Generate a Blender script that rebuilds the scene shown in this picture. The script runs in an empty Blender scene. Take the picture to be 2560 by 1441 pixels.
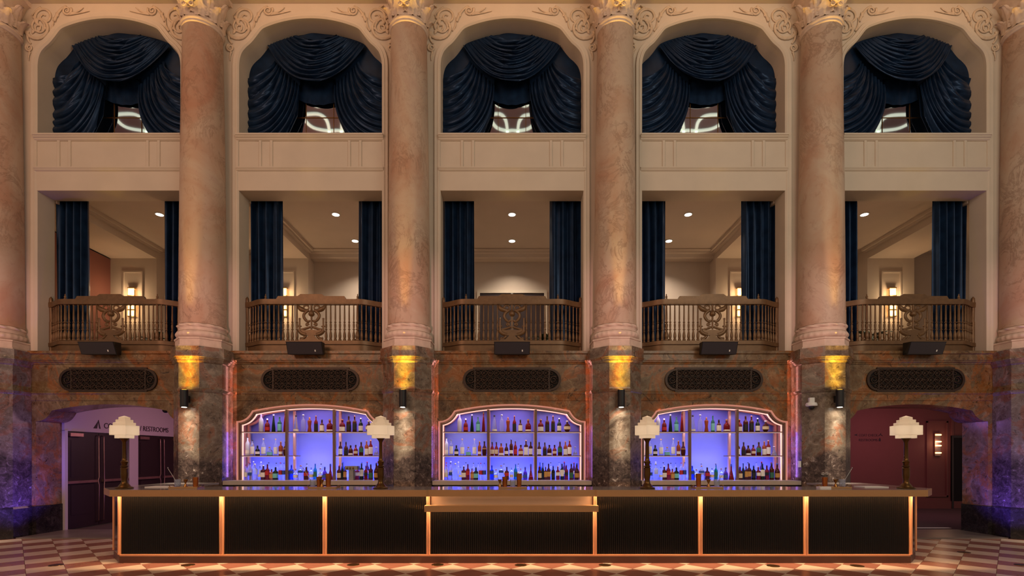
import bpy, math, random
from mathutils import Vector
from mathutils.geometry import tessellate_polygon
PI = math.pi
scene = bpy.context.scene
COL = scene.collection
R = math.radians
F = 1250.0; CX = 1280.0; HY = 1140.0; EYE = 1.585      # lens in pixels of the 2560x1441 frame, horizon row, eye height

# ------------------------------------------------------------------ camera
cam_d = bpy.data.cameras.new('camera'); cam = bpy.data.objects.new('camera', cam_d); COL.objects.link(cam)
cam_d.sensor_fit = 'HORIZONTAL'; cam_d.sensor_width = 36.0; cam_d.lens = 36.0 * F / 2560.0
cam_d.shift_y = (HY - 720.5) / 2560.0
cam.location = (0, 0, EYE); cam.rotation_euler = (PI / 2, 0, 0)
cam_d.clip_start = 0.05; cam_d.clip_end = 200
scene.camera = cam
# ------------------------------------------------------------------ world, exposure
world = bpy.data.worlds.new('world'); scene.world = world; world.use_nodes = True
world.node_tree.nodes['Background'].inputs[0].default_value = (1.0, 0.80, 0.66, 1)
world.node_tree.nodes['Background'].inputs[1].default_value = 0.30
vs = scene.view_settings
vs.view_transform = 'Standard'; vs.look = 'None'; vs.gamma = 1.0; vs.exposure = 0.06; vs.use_curve_mapping = False

if hasattr(scene, 'cycles'):
    scene.cycles.max_bounces = 8; scene.cycles.transmission_bounces = 6

def light(name, typ, loc, power, color, aim=None, **kw):
    d = bpy.data.lights.new(name, typ); d.energy = power; d.color = color
    for k, v in kw.items(): setattr(d, k, v)
    o = bpy.data.objects.new(name, d); COL.objects.link(o); o.location = loc
    if aim is not None:
        o.rotation_euler = (Vector(aim) - Vector(loc)).to_track_quat('-Z', 'Y').to_euler()
    return o
# hall lighting: soft warm light of the hall's ceiling, oranger on the left, paler on the right
light('hall_light', 'AREA', (-8.0, -1.5, 8.5), 470, (1.0, 0.57, 0.37), (-5.0, 10.0, 6.0), size=7.0, shape='RECTANGLE', size_y=5.0)
light('hall_light', 'AREA', (6.0, -1.5, 8.5), 400, (1.0, 0.87, 0.68), (4.0, 10.0, 6.0), size=7.0, shape='RECTANGLE', size_y=5.0)

# added unseen rose fill, low in front, brightening the feet of the columns
for x in (-10.0, -6.0, -2.0, 2.0, 6.0, 10.0):
    light('rose_fill', 'SPOT', (x * 0.7, 3.0, 2.0), 650, (1.0, 0.48, 0.46), (x, 9.4, 4.35), spot_size=R(19), spot_blend=1.0, shadow_soft_size=0.1)

# ------------------------------------------------------------------ materials
def lin(r, g, b):
    f = lambda c: c / 12.92 if c <= 0.04045 else ((c + 0.055) / 1.055) ** 2.4
    return (f(r / 255.0), f(g / 255.0), f(b / 255.0), 1.0)
def new_mat(name):
    m = bpy.data.materials.new(name); m.use_nodes = True
    return m, m.node_tree, m.node_tree.nodes['Principled BSDF']
def setp(b, **kw):
    for k, v in kw.items():
        k = k.replace('_', ' ')
        if k in b.inputs: b.inputs[k].default_value = v
def ramp(nt, fac, stops, interp='LINEAR'):
    r = nt.nodes.new('ShaderNodeValToRGB'); r.color_ramp.interpolation = interp
    el = r.color_ramp.elements
    while len(el) < len(stops): el.new(0.5)
    for e, (p, c) in zip(el, stops): e.position = p; e.color = c
    nt.links.new(fac, r.inputs[0]); return r
def pos(nt, scale=(1, 1, 1)):
    g = nt.nodes.new('ShaderNodeNewGeometry'); mp = nt.nodes.new('ShaderNodeMapping')
    mp.inputs['Scale'].default_value = scale
    nt.links.new(g.outputs['Position'], mp.inputs['Vector']); return mp.outputs[0]
def noise(nt, vec, scale, detail=4, rough=0.55, dist=0.0):
    n = nt.nodes.new('ShaderNodeTexNoise')
    n.inputs['Scale'].default_value = scale; n.inputs['Detail'].default_value = detail
    n.inputs['Roughness'].default_value = rough; n.inputs['Distortion'].default_value = dist
    nt.links.new(vec, n.inputs['Vector']); return n
def mixc(nt, fac, a, b, mode='MIX'):
    m = nt.nodes.new('ShaderNodeMix'); m.data_type = 'RGBA'; m.blend_type = mode
    for s, v in ((0, fac), (6, a), (7, b)):
        if hasattr(v, 'links'): nt.links.new(v, m.inputs[s])
        else: m.inputs[s].default_value = v
    return m.outputs[2]
def plain(name, rgb, rough=0.5, var=0.0, vscale=6.0, **kw):
    m, nt, b = new_mat(name)
    c = lin(*rgb); setp(b, Base_Color=c, Roughness=rough, **kw)
    if var:
        n = noise(nt, pos(nt), vscale, 5)
        d = tuple(x * (1 - var) for x in c[:3]) + (1,); l = tuple(min(1, x * (1 + var)) for x in c[:3]) + (1,)
        r = ramp(nt, n.outputs[0], [(0.3, d), (0.7, l)])
        nt.links.new(r.outputs[0], b.inputs['Base Color'])
    return m
def emis(name, rgb, strength, base=None):
    m, nt, b = new_mat(name)
    setp(b, Base_Color=base or lin(*rgb), Emission_Color=lin(*rgb), Emission_Strength=strength, Roughness=0.4)
    return m
def metal(name, rgb, rough=0.35, var=0.12, vs_=9.0):
    m, nt, b = new_mat(name); c = lin(*rgb)
    setp(b, Base_Color=c, Metallic=1.0, Roughness=rough)
    n = noise(nt, pos(nt), vs_, 4)
    r = ramp(nt, n.outputs[0], [(0.3, tuple(x * (1 - var) for x in c[:3]) + (1,)), (0.7, tuple(min(1, x * (1 + var)) for x in c[:3]) + (1,))])
    nt.links.new(r.outputs[0], b.inputs['Base Color'])
    return m
def bump(nt, b, h, strength=0.3, dist=0.02):
    bp = nt.nodes.new('ShaderNodeBump'); bp.inputs['Strength'].default_value = strength; bp.inputs['Distance'].default_value = dist
    nt.links.new(h, bp.inputs['Height']); nt.links.new(bp.outputs[0], b.inputs['Normal'])

def breccia(name, cols, scale=1.0, rough=0.22, lower=None):
    """mottled breccia marble; cols = dark, mid, rust, pale, grey"""
    m, nt, b = new_mat(name)
    v = pos(nt, (scale, scale, scale))
    big = noise(nt, v, 1.25, 5, 0.58, 1.1)
    base = ramp(nt, big.outputs[0], [(0.30, cols[0]), (0.40, cols[1]), (0.475, cols[4]), (0.515, cols[2]), (0.545, cols[2]), (0.59, cols[1]), (0.68, cols[4])])
    med = noise(nt, v, 4.2, 9, 0.7, 0.9)
    mr = ramp(nt, med.outputs[0], [(0.30, cols[0]), (0.45, cols[1]), (0.55, cols[4]), (0.66, cols[3])])
    c1 = mixc(nt, 0.42, base.outputs[0], mr.outputs[0])
    fine = noise(nt, v, 11.0, 9, 0.75, 1.2)
    fr = ramp(nt, fine.outputs[0], [(0.60, (0, 0, 0, 1)), (0.70, (0.8, 0.8, 0.8, 1))])
    c2 = mixc(nt, fr.outputs[0], c1, cols[3])
    dk = ramp(nt, noise(nt, v, 4.5, 7, 0.7, 2.2).outputs[0], [(0.34, (0.85, 0.85, 0.85, 1)), (0.43, (0, 0, 0, 1))])
    c3 = mixc(nt, dk.outputs[0], c2, cols[0])
    vn = noise(nt, v, 1.7, 6, 0.6, 3.0)
    vr = ramp(nt, vn.outputs[0], [(0.488, (0, 0, 0, 1)), (0.50, (0.30, 0.30, 0.30, 1)), (0.512, (0, 0, 0, 1))])
    c4 = mixc(nt, vr.outputs[0], c3, cols[3])
    if lower is not None:      # darker and flecked towards the bottom, with an irregular edge
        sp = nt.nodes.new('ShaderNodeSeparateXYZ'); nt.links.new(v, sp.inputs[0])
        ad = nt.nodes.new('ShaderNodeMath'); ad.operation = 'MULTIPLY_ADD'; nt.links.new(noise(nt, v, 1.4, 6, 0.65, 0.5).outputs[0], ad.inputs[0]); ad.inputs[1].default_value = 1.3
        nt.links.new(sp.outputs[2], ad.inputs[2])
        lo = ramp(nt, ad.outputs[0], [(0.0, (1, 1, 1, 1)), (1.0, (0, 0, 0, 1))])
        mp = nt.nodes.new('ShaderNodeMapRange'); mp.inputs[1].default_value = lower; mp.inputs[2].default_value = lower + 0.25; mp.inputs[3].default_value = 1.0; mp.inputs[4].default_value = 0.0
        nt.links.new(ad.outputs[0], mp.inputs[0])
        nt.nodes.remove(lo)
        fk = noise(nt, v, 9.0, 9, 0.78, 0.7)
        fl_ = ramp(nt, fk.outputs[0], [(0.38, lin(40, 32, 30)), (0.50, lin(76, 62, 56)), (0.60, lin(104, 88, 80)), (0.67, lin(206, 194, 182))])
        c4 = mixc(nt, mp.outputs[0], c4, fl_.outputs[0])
    nt.links.new(c4, b.inputs['Base Color']); setp(b, Roughness=rough, Specular_IOR_Level=0.4)
    return m
M = {}
M['marble'] = breccia('brown_marble', (lin(50, 36, 24), lin(112, 82, 52), lin(156, 92, 40), lin(178, 152, 118), lin(124, 104, 78)))
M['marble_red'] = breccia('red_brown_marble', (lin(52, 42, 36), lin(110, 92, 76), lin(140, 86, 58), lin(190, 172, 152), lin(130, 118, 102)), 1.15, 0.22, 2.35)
M['marble_dark'] = breccia('dark_marble', (lin(16, 14, 14), lin(34, 29, 29), lin(40, 30, 28), lin(96, 86, 82), lin(46, 40, 40)), 1.6, 0.16)
def column_marble():
    m, nt, b = new_mat('pink_cream_marble')
    v = pos(nt, (1, 1, 0.75))
    n1 = noise(nt, v, 0.9, 5, 0.6, 0.8)
    base = ramp(nt, n1.outputs[0], [(0.28, lin(174, 132, 108)), (0.45, lin(182, 154, 132)), (0.58, lin(188, 168, 148)), (0.75, lin(174, 144, 128))])
    mp = nt.nodes.new('ShaderNodeMapping'); mp.inputs['Rotation'].default_value = (0.0, 0.7, 0.0)
    nt.links.new(v, mp.inputs['Vector'])
    n2 = noise(nt, mp.outputs[0], 2.1, 10, 0.74, 0.8)
    ve = ramp(nt, n2.outputs[0], [(0.465, (0, 0, 0, 1)), (0.50, (0.6, 0.6, 0.6, 1)), (0.53, (0, 0, 0, 1))])
    n3 = noise(nt, v, 0.8, 3); msk = ramp(nt, n3.outputs[0], [(0.42, (0, 0, 0, 1)), (0.62, (1, 1, 1, 1))])
    k = nt.nodes.new('ShaderNodeMath'); k.operation = 'MULTIPLY'; nt.links.new(ve.outputs[0], k.inputs[0]); nt.links.new(msk.outputs[0], k.inputs[1])
    c1 = mixc(nt, k.outputs[0], base.outputs[0], lin(124, 96, 78))
    n4 = noise(nt, v, 7.0, 8, 0.7, 1.0)
    sp = ramp(nt, n4.outputs[0], [(0.56, (0, 0, 0, 1)), (0.72, (0.4, 0.4, 0.4, 1))])
    c2 = mixc(nt, sp.outputs[0], c1, lin(140, 104, 84))
    nt.links.new(c2, b.inputs['Base Color']); setp(b, Roughness=0.42, Specular_IOR_Level=0.3)
    return m
M['column'] = column_marble()
M['plaster'] = plain('cream_plaster', (204, 192, 174), 0.7, 0.04, 2.0, Specular_IOR_Level=0.25)
M['plaster_orn'] = plain('cream_plaster_ornament', (200, 182, 158), 0.65, 0.10, 14.0)
M['stone'] = plain('pale_carved_stone', (206, 186, 168), 0.6, 0.10, 9.0)
M['room_wall'] = plain('balcony_room_plaster', (200, 184, 168), 0.75, 0.03, 2.0)
M['velvet'] = None
def velvet():
    m, nt, b = new_mat('navy_velvet')
    n = noise(nt, pos(nt), 5.0, 4)
    r = ramp(nt, n.outputs[0], [(0.3, lin(12, 24, 42)), (0.7, lin(22, 42, 68))])
    nt.links.new(r.outputs[0], b.inputs['Base Color'])
    setp(b, Roughness=0.36, Sheen_Weight=0.35, Sheen_Roughness=0.3, Sheen_Tint=lin(80, 112, 160), Specular_IOR_Level=0.45, Specular_Tint=lin(165, 200, 255))
    return m
M['velvet'] = velvet()
M['bronze'] = plain('bronze_paint', (112, 84, 56), 0.42, 0.15, 12.0, Metallic=0.35)
M['grille'] = plain('dark_bronze_grille', (62, 46, 36), 0.45, 0.2, 12.0, Metallic=0.4)
M['grille_back'] = plain('grille_void', (12, 9, 7), 0.9)
M['black'] = plain('black_plastic', (18, 18, 20), 0.45)
M['black_cloth'] = plain('black_speaker_grille', (50, 46, 54), 0.5)
M['white_plastic'] = plain('white_plastic', (225, 225, 222), 0.4)
M['brass'] = metal('aged_brass', (150, 108, 60), 0.32)
M['brass_dark'] = metal('dark_aged_brass', (104, 76, 44), 0.36)
M['copper'] = plain('rose_copper', (214, 150, 108), 0.35, 0.04, 5.0, Metallic=0.4)
M['frame'] = plain('bronze_shelf_frame', (126, 98, 82), 0.35, 0.06, 5.0, Metallic=0.35)
M['frame_rose'] = plain('rose_bronze_moulding', (210, 156, 136), 0.28, 0.05, 5.0, Metallic=0.3)
M['cup'] = metal('copper_cup', (196, 116, 60), 0.28)
M['steel'] = metal('brushed_steel', (170, 168, 165), 0.35)
M['bar_edge'] = plain('brushed_bronze_edge', (176, 134, 88), 0.38, 0.05, 3.0, Metallic=0.3)
M['bar_top'] = plain('grey_polished_stone', (132, 122, 116), 0.12, 0.08, 4.0)
M['bar_panel'] = plain('black_fluted_glass', (10, 8, 6), 0.14, 0.0, Specular_IOR_Level=0.35)
M['bar_plinth'] = plain('dark_brown_plinth', (82, 48, 30), 0.4, 0.08, 3.0)
M['bar_leather'] = plain('tan_back_panel', (164, 136, 110), 0.5, 0.03, 2.0)
M['lilac_wall'] = plain('pale_lobby_wall', (196, 180, 184), 0.7)
M['door'] = plain('dark_maroon_door', (40, 20, 20), 0.5, 0.1, 4.0)
M['door_metal'] = metal('satin_door_hardware', (190, 150, 140), 0.4)
M['maroon_wall'] = plain('maroon_wall', (120, 72, 62), 0.75, 0.04, 2.0)
M['balcony_floor'] = plain('balcony_carpet', (156, 138, 122), 0.95, 0.1, 10.0)
M['carpet'] = plain('dark_carpet', (70, 50, 48), 0.95, 0.2, 30.0)
M['floor_stone'] = plain('grey_threshold_stone', (120, 108, 100), 0.3, 0.12, 3.0)
M['text'] = plain('dark_lettering', (40, 16, 22), 0.6)
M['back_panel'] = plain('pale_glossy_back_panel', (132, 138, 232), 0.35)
M['counter'] = plain('pale_stone_counter', (176, 164, 152), 0.3, 0.05, 4.0)
M['dark_cab'] = plain('dark_cabinet', (30, 26, 26), 0.5)
def shade_mat():
    m, nt, b = new_mat('lit_alabaster_shade')
    setp(b, Base_Color=lin(214, 204, 190), Roughness=0.5, Emission_Color=lin(255, 232, 204), Emission_Strength=0.17)
    tr = nt.nodes.new('ShaderNodeBsdfTranslucent'); tr.inputs[0].default_value = lin(240, 228, 208)
    mx = nt.nodes.new('ShaderNodeMixShader'); mx.inputs[0].default_value = 0.55
    nt.links.new(b.outputs[0], mx.inputs[1]); nt.links.new(tr.outputs[0], mx.inputs[2])
    nt.links.new(mx.outputs[0], nt.nodes['Material Output'].inputs['Surface'])
    return m
M['lamp_shade'] = shade_mat()
M['lit_white'] = emis('lit_lens', (255, 244, 226), 6.0)
M['lit_gold'] = emis('lit_gold_lens', (255, 180, 60), 6.0)
M['lit_warm'] = emis('lit_sconce_glass', (255, 196, 112), 5.0)
M['lit_down'] = emis('lit_downlight', (255, 246, 230), 7.0)
M['led_blue'] = emis('blue_led_strip', (60, 80, 255), 3.0)
M['glow_moulding'] = emis('pink_glow_moulding', (255, 170, 150), 0.28, lin(206, 150, 132))  # emission puts the pink light on the moulding into its material
M['led_reveal'] = emis('pale_led_line', (255, 206, 190), 0.9)
M['led_warm'] = emis('warm_led_strip', (255, 214, 206), 0.9)
M['glow_tracery'] = emis('glowing_plaster_tracery', (222, 238, 222), 0.95)  # plaster tracery glows by itself in place of light falling on it
M['hall_ceiling'] = plain('mauve_brown_ceiling', (128, 102, 108), 0.8)
M['cream_tile'] = plain('cream_marble_tile', (204, 180, 160), 0.25, 0.07, 3.0)
M['terra_tile'] = plain('terracotta_marble_tile', (146, 96, 80), 0.25, 0.10, 3.0)
M['grout'] = plain('grout', (158, 126, 108), 0.8)
M['leaf'] = plain('palm_green', (36, 60, 34), 0.5, 0.2, 8.0)
M['pot'] = plain('plant_pot', (60, 50, 44), 0.5)
M['paper'] = plain('white_paper', (220, 214, 208), 0.6)
M['screen'] = emis('blue_screen', (40, 150, 255), 1.0)
def mirror():
    m, nt, b = new_mat('mirrored_window_glass')
    setp(b, Base_Color=(0.62, 0.60, 0.58, 1), Metallic=1.0, Roughness=0.03)
    return m
M['mirror'] = mirror()
def glassm(name, rgb, trans=0.85, rough=0.06):
    m, nt, b = new_mat(name)
    setp(b, Base_Color=lin(*rgb), Transmission_Weight=trans, Roughness=rough, IOR=1.3)
    return m
G = {'clear': glassm('clear_glass', (225, 232, 245)), 'frost': glassm('frosted_glass', (228, 232, 240), 0.35, 0.4),
     'red': glassm('red_spirit_glass', (150, 30, 26), 0.55), 'amber': glassm('amber_spirit_glass', (190, 92, 40), 0.6),
     'brown': glassm('brown_spirit_glass', (96, 40, 22), 0.5), 'green': glassm('green_glass', (70, 150, 110), 0.6),
     'dgreen': glassm('dark_green_glass', (28, 48, 36), 0.4), 'black': glassm('black_glass', (20, 16, 18), 0.1, 0.12),
     'blue': glassm('blue_glass', (40, 80, 210), 0.6), 'teal': glassm('teal_glass', (20, 140, 150), 0.5),
     'purple': glassm('purple_glass', (90, 50, 120), 0.5)}
L = {'white': plain('white_label', (240, 236, 224), 0.6), 'cream': plain('cream_label', (226, 206, 166), 0.6), 'black': plain('black_label', (24, 22, 22), 0.5),
     'red': plain('red_label', (190, 40, 40), 0.5), 'green': plain('green_label', (50, 110, 80), 0.5), 'teal': plain('teal_label', (120, 200, 200), 0.5),
     'blue': plain('blue_label', (50, 80, 160), 0.5), 'gold': plain('gold_label', (200, 150, 80), 0.4)}
K = {'black': plain('black_cap', (22, 20, 22), 0.4), 'white': plain('white_cap', (232, 230, 224), 0.4), 'red': plain('red_cap', (180, 26, 40), 0.4),
     'wood': plain('wood_cap', (190, 140, 90), 0.5), 'blue': plain('blue_cap', (50, 70, 170), 0.4), 'green': plain('green_cap', (20, 70, 60), 0.4), 'gold': plain('gold_cap', (200, 160, 90), 0.35)}

# ------------------------------------------------------------------ mesh helpers
def wloc(o):
    v = Vector((0, 0, 0))
    while o is not None: v += o.location; o = o.parent
    return v
class MB:
    def __init__(s): s.v = []; s.f = []
    def add(s, vs, fs):
        n = len(s.v); s.v += [tuple(p) for p in vs]; s.f += [tuple(i + n for i in f) for f in fs]; return s
    def box(s, x0, x1, y0, y1, z0, z1):
        return s.add([(x0, y0, z0), (x1, y0, z0), (x1, y1, z0), (x0, y1, z0), (x0, y0, z1), (x1, y0, z1), (x1, y1, z1), (x0, y1, z1)],
                     [(0, 3, 2, 1), (4, 5, 6, 7), (0, 1, 5, 4), (1, 2, 6, 5), (2, 3, 7, 6), (3, 0, 4, 7)])
    def bbox(s, x0, x1, y0, y1, z0, z1, c):
        """box with chamfered front (-y) edges"""
        s.levels([[(x0 + c, y0), (x1 - c, y0), (x1, y0 + c), (x1, y1), (x0, y1), (x0, y0 + c)]] * 2, [z0, z1]); return s
    def levels(s, loops, zs, cap=True):
        """stack of horizontal loops of equal length -> skin"""
        n = len(loops[0]); vs = []; fs = []
        for lp, z in zip(loops, zs): vs += [(p[0], p[1], z) for p in lp]
        for k in range(len(loops) - 1):
            for i in range(n):
                j = (i + 1) % n; fs.append((k * n + i, k * n + j, (k + 1) * n + j, (k + 1) * n + i))
        if cap: fs.append(tuple(range(n - 1, -1, -1))); fs.append(tuple((len(loops) - 1) * n + i for i in range(n)))
        return s.add(vs, fs)
    def lathe(s, prof, c=(0, 0, 0), seg=24, mod=None, sq=2.0, ax=1.0, ay=1.0):
        n = seg; vs = []; fs = []
        for k, (r, z) in enumerate(prof):
            for i in range(n):
                a = 2 * PI * i / n; ca, sa = math.cos(a), math.sin(a)
                if sq != 2.0:
                    ca = math.copysign(abs(ca) ** (2 / sq), ca); sa = math.copysign(abs(sa) ** (2 / sq), sa)
                rr = r + (mod(a, k) if mod else 0)
                vs.append((c[0] + rr * ca * ax, c[1] + rr * sa * ay, c[2] + z))
        for k in range(len(prof) - 1):
            for i in range(n):
                j = (i + 1) % n; fs.append((k * n + i, k * n + j, (k + 1) * n + j, (k + 1) * n + i))
        fs.append(tuple(range(n - 1, -1, -1))); fs.append(tuple((len(prof) - 1) * n + i for i in range(n)))
        return s.add(vs, fs)
    def plate(s, loops, y0, y1):
        """loops of (x,z): first outer, the rest holes; slab from y0 to y1"""
        lv = [[Vector((p[0], p[1], 0)) for p in lp] for lp in loops]
        flat = [p for lp in loops for p in lp]; n = len(flat)
        tri = tessellate_polygon(lv)
        vs = [(p[0], y0, p[1]) for p in flat] + [(p[0], y1, p[1]) for p in flat]
        fs = []
        for t in tri:
            a, b, c = (flat[i] for i in t)
            area = (b[0] - a[0]) * (c[1] - a[1]) - (b[1] - a[1]) * (c[0] - a[0])
            if abs(area) < 1e-10: continue
            if area < 0: t = (t[0], t[2], t[1])
            fs.append(tuple(t)); fs.append((t[0] + n, t[2] + n, t[1] + n))
        o = 0
        for k, lp in enumerate(loops):
            m = len(lp); ar = sum(lp[i][0] * lp[(i + 1) % m][1] - lp[(i + 1) % m][0] * lp[i][1] for i in range(m))
            ccw = ar > 0
            for i in range(m):
                j = (i + 1) % m; q = (o + i, o + i + n, o + j + n, o + j)
                if (k == 0) != ccw: q = q[::-1]
                fs.append(q)
            o += m
        return s.add(vs, fs)
    def tube(s, pts, rad, seg=8, closed=False, flat=1.0):
        """tube along 3d points; rad scalar or list; flat scales the y thickness"""
        pts = [Vector(p) for p in pts]; n = len(pts); vs = []; fs = []
        for i, p in enumerate(pts):
            t = (pts[min(i + 1, n - 1)] - pts[max(i - 1, 0)]); t = t.normalized() if t.length > 1e-9 else Vector((0, 0, 1))
            up = Vector((0, 1, 0)) if abs(t.y) < 0.9 else Vector((1, 0, 0))
            a = t.cross(up).normalized(); b = a.cross(t).normalized()
            r = rad[i] if isinstance(rad, (list, tuple)) else rad
            for k in range(seg):
                th = 2 * PI * k / seg; vs.append(p + a * (r * math.cos(th)) + b * (r * math.sin(th) * flat))
        for i in range(n - 1):
            for k in range(seg):
                j = (k + 1) % seg; fs.append((i * seg + k, i * seg + j, (i + 1) * seg + j, (i + 1) * seg + k))
        fs.append(tuple(range(seg - 1, -1, -1))); fs.append(tuple((n - 1) * seg + k for k in range(seg)))
        return s.add(vs, fs)
    def sweep(s, path, prof, closed_path=False):
        """moulding: path of (x,z) in the wall plane, prof of (outward offset, y); outward is to the left of travel"""
        n = len(path); m = len(prof); vs = []; fs = []
        P = [Vector((p[0], p[1])) for p in path]
        for i in range(n):
            a = P[i - 1] if (i > 0 or closed_path) else None; b = P[(i + 1) % n] if (i < n - 1 or closed_path) else None
            d1 = (P[i] - a).normalized() if a is not None else None; d2 = (b - P[i]).normalized() if b is not None else None
            if d1 is None: d1 = d2
            if d2 is None: d2 = d1
            n1 = Vector((-d1.y, d1.x)); n2 = Vector((-d2.y, d2.x)); nn = (n1 + n2)
            nn = nn / max(0.35, nn.dot(n1)) if nn.length > 1e-6 else n1
            for o, y in prof: q = P[i] + nn * o; vs.append((q.x, y, q.y))
        for i in range(n if closed_path else n - 1):
            k = (i + 1) % n
            for j in range(m - 1): fs.append((i * m + j, k * m + j, k * m + j + 1, i * m + j + 1))
        if not closed_path:
            fs.append(tuple(range(m))); fs.append(tuple((n - 1) * m + j for j in range(m - 1, -1, -1)))
        return s.add(vs, fs)
    def grid(s, fn, nu, nv):
        vs = [fn(i / nu, j / nv) for j in range(nv + 1) for i in range(nu + 1)]
        fs = [(j * (nu + 1) + i, j * (nu + 1) + i + 1, (j + 1) * (nu + 1) + i + 1, (j + 1) * (nu + 1) + i) for j in range(nv) for i in range(nu)]
        return s.add(vs, fs)
    def build(s, name, m, parent=None, smooth=False, auto=None, kind=None, label=None, cat=None, group=None, loc=None, fix=True):
        me = bpy.data.meshes.new(name)
        o0 = wloc(parent) if parent is not None else (Vector(loc) if loc is not None else Vector((0, 0, 0)))
        me.from_pydata([(p[0] - o0.x, p[1] - o0.y, p[2] - o0.z) for p in s.v], [], s.f)
        if fix:
            import bmesh
            bm = bmesh.new(); bm.from_mesh(me); bmesh.ops.recalc_face_normals(bm, faces=bm.faces); bm.to_mesh(me); bm.free()
        if smooth or auto is not None:
            me.polygons.foreach_set('use_smooth', [True] * len(me.polygons))
            if auto is not None:
                try: me.set_sharp_from_angle(angle=R(auto))
                except Exception: pass
        me.materials.append(m); me.update()
        o = bpy.data.objects.new(name, me); COL.objects.link(o)
        if parent is not None: o.parent = parent
        elif loc is not None: o.location = loc
        return tag(o, label, cat, group, kind)
def tag(o, label=None, cat=None, group=None, kind=None):
    if label: o['label'] = label
    if cat: o['category'] = cat
    if group: o['group'] = group
    if kind: o['kind'] = kind
    return o
def thing(name, label, cat, loc, group=None, kind=None):
    o = bpy.data.objects.new(name, None); COL.objects.link(o); o.location = loc; o.empty_display_size = 0.1
    return tag(o, label, cat, group, kind)
def copy_tree(o, parent=None):
    c = o.copy(); COL.objects.link(c); c.parent = parent
    for ch in list(o.children): copy_tree(ch, c)
    return c
def copy_to(o, dx, label=None, dy=0.0, dz=0.0):
    c = copy_tree(o); c.location = o.location + Vector((dx, dy, dz))
    if label: c['label'] = label
    return c
def px(x, d): return (x - CX) * d / F
def pz(y, d): return EYE + (HY - y) * d / F
def arc_pts(x0, z0, zt, n=16):
    """points of the arc from (x0,z0) over (0,zt) to (-x0,z0), ends excluded"""
    s_ = zt - z0; r = (x0 * x0 + s_ * s_) / (2 * s_); a0 = math.asin(min(1, x0 / r)); out = []
    for i in range(1, n): a = a0 - 2 * a0 * i / n; out.append((r * math.sin(a), zt - r + r * math.cos(a)))
    return out
def mirror_path(half, zt, n=32):
    """right half from the foot up -> full path right foot, over the apex, left foot"""
    return half + arc_pts(half[-1][0], half[-1][1], zt, n) + [(-x, z) for x, z in reversed(half)]
def shift(pts, dx): return [(x + dx, z) for x, z in pts]
def spiral(cx, cz, r0, r1, a0, turns, n=26, y=0.0):
    return [(cx + (r0 + (r1 - r0) * i / n) * math.cos(a0 + turns * 2 * PI * i / n), y, cz + (r0 + (r1 - r0) * i / n) * math.sin(a0 + turns * 2 * PI * i / n)) for i in range(n + 1)]
def bez(p0, p1, p2, n=12):
    return [tuple((1 - t) ** 2 * a + 2 * t * (1 - t) * b + t * t * c for a, b, c in zip(p0, p1, p2)) for t in [i / n for i in range(n + 1)]]

# ------------------------------------------------------------------ main sizes (metres; y runs away from the camera)
S = 4.0; YC = 9.71; YW = 9.95; YB = 10.27; YM = 9.93; YJ = 10.50; ZB = 3.65; ZS = 7.90; ZBEAM = 6.85
BAYS = [-8.0, -4.0, 0.0, 4.0, 8.0]; COLS = [-10.0, -6.0, -2.0, 2.0, 6.0, 10.0]
BN = ['far left', 'left', 'centre', 'right', 'far right']
ON = ['first', 'second', 'third', 'fourth', 'fifth', 'sixth']
def smooth(pts, n=4):
    out = []
    for i in range(len(pts) - 1):
        p0, p1, p2, p3 = pts[max(i - 1, 0)], pts[i], pts[i + 1], pts[min(i + 2, len(pts) - 1)]
        for k in range(n):
            t = k / n; out.append(tuple(0.5 * (2 * b + (c - a) * t + (2 * a - 5 * b + 4 * c - d) * t * t + (3 * b - a - 3 * c + d) * t ** 3) for a, b, c, d in zip(p0, p1, p2, p3)))
    return out + [pts[-1]]
ARCH = [(1.42, 9.33), (1.405, 9.47), (1.36, 9.60), (1.28, 9.70), (1.19, 9.78), (1.12, 9.86), (1.06, 9.96), (0.99, 10.05)]
ZA = 10.277
ARCH = smooth(ARCH[:-2] + [(1.055, 9.945), (0.99, 10.03), (0.94, 10.075), (0.87, 10.11)], 4)
NICHE_ = [(1.374, 2.276), (1.32, 2.295), (1.267, 2.324), (1.225, 2.362), (1.19, 2.406), (1.165, 2.445), (1.144, 2.479)]
ZN = 2.606
NICHE = [(1.454, 2.268)] + smooth(NICHE_, 2)
up_path = mirror_path([(1.42, ZS)] + ARCH, ZA)
niche_path = mirror_path(NICHE, ZN)

# ------------------------------------------------------------------ setting: floor with individual tiles
fl = MB().box(-16, 16, -14, 16.5, -0.06, -0.008).build('floor', M['grout'], kind='structure', label='chequered cream and terracotta marble tile floor', loc=(0, 0, 0))
DG = 0.5668; HD = DG / 2
# tile corners lie on rows y = y0 + k*HD; one corner row passes through the row of diamonds in front of the bar
X0 = px(1227.5, 7.05); Y0 = F * EYE / (1423 - HY)
def tile_mesh(name, m):
    mb = MB(); h = HD - 0.002
    mb.levels([[(0, -h), (h, 0), (0, h), (-h, 0)], [(0, -h + 0.002), (h - 0.002, 0), (0, h - 0.002), (-h + 0.002, 0)]], [-0.012, 0.0])
    o = mb.build(name, m); me = o.data; bpy.data.objects.remove(o); return me
tm = [tile_mesh('tile', M['cream_tile']), tile_mesh('tile', M['terra_tile'])]
cand = []
for k in range(-26, 11):
    for j in range(-60, 61):
        if (k + j) % 2: continue
        x = X0 + j * HD; y = Y0 + k * HD
        if abs(x) > 15 or y > 10.4 or y < -8: continue
        cand.append((x, y, k % 2))
def tile_seen(x, y):
    if y < 6.35 or y > 9.75: return False
    ix = CX + F * x / y
    if not (-20 < ix < 2580): return False
    if y > 7.55 and abs(x) < 5.75 * y / 7.4: return False
    return True
seen = [c for c in cand if tile_seen(c[0], c[1])]
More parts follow.
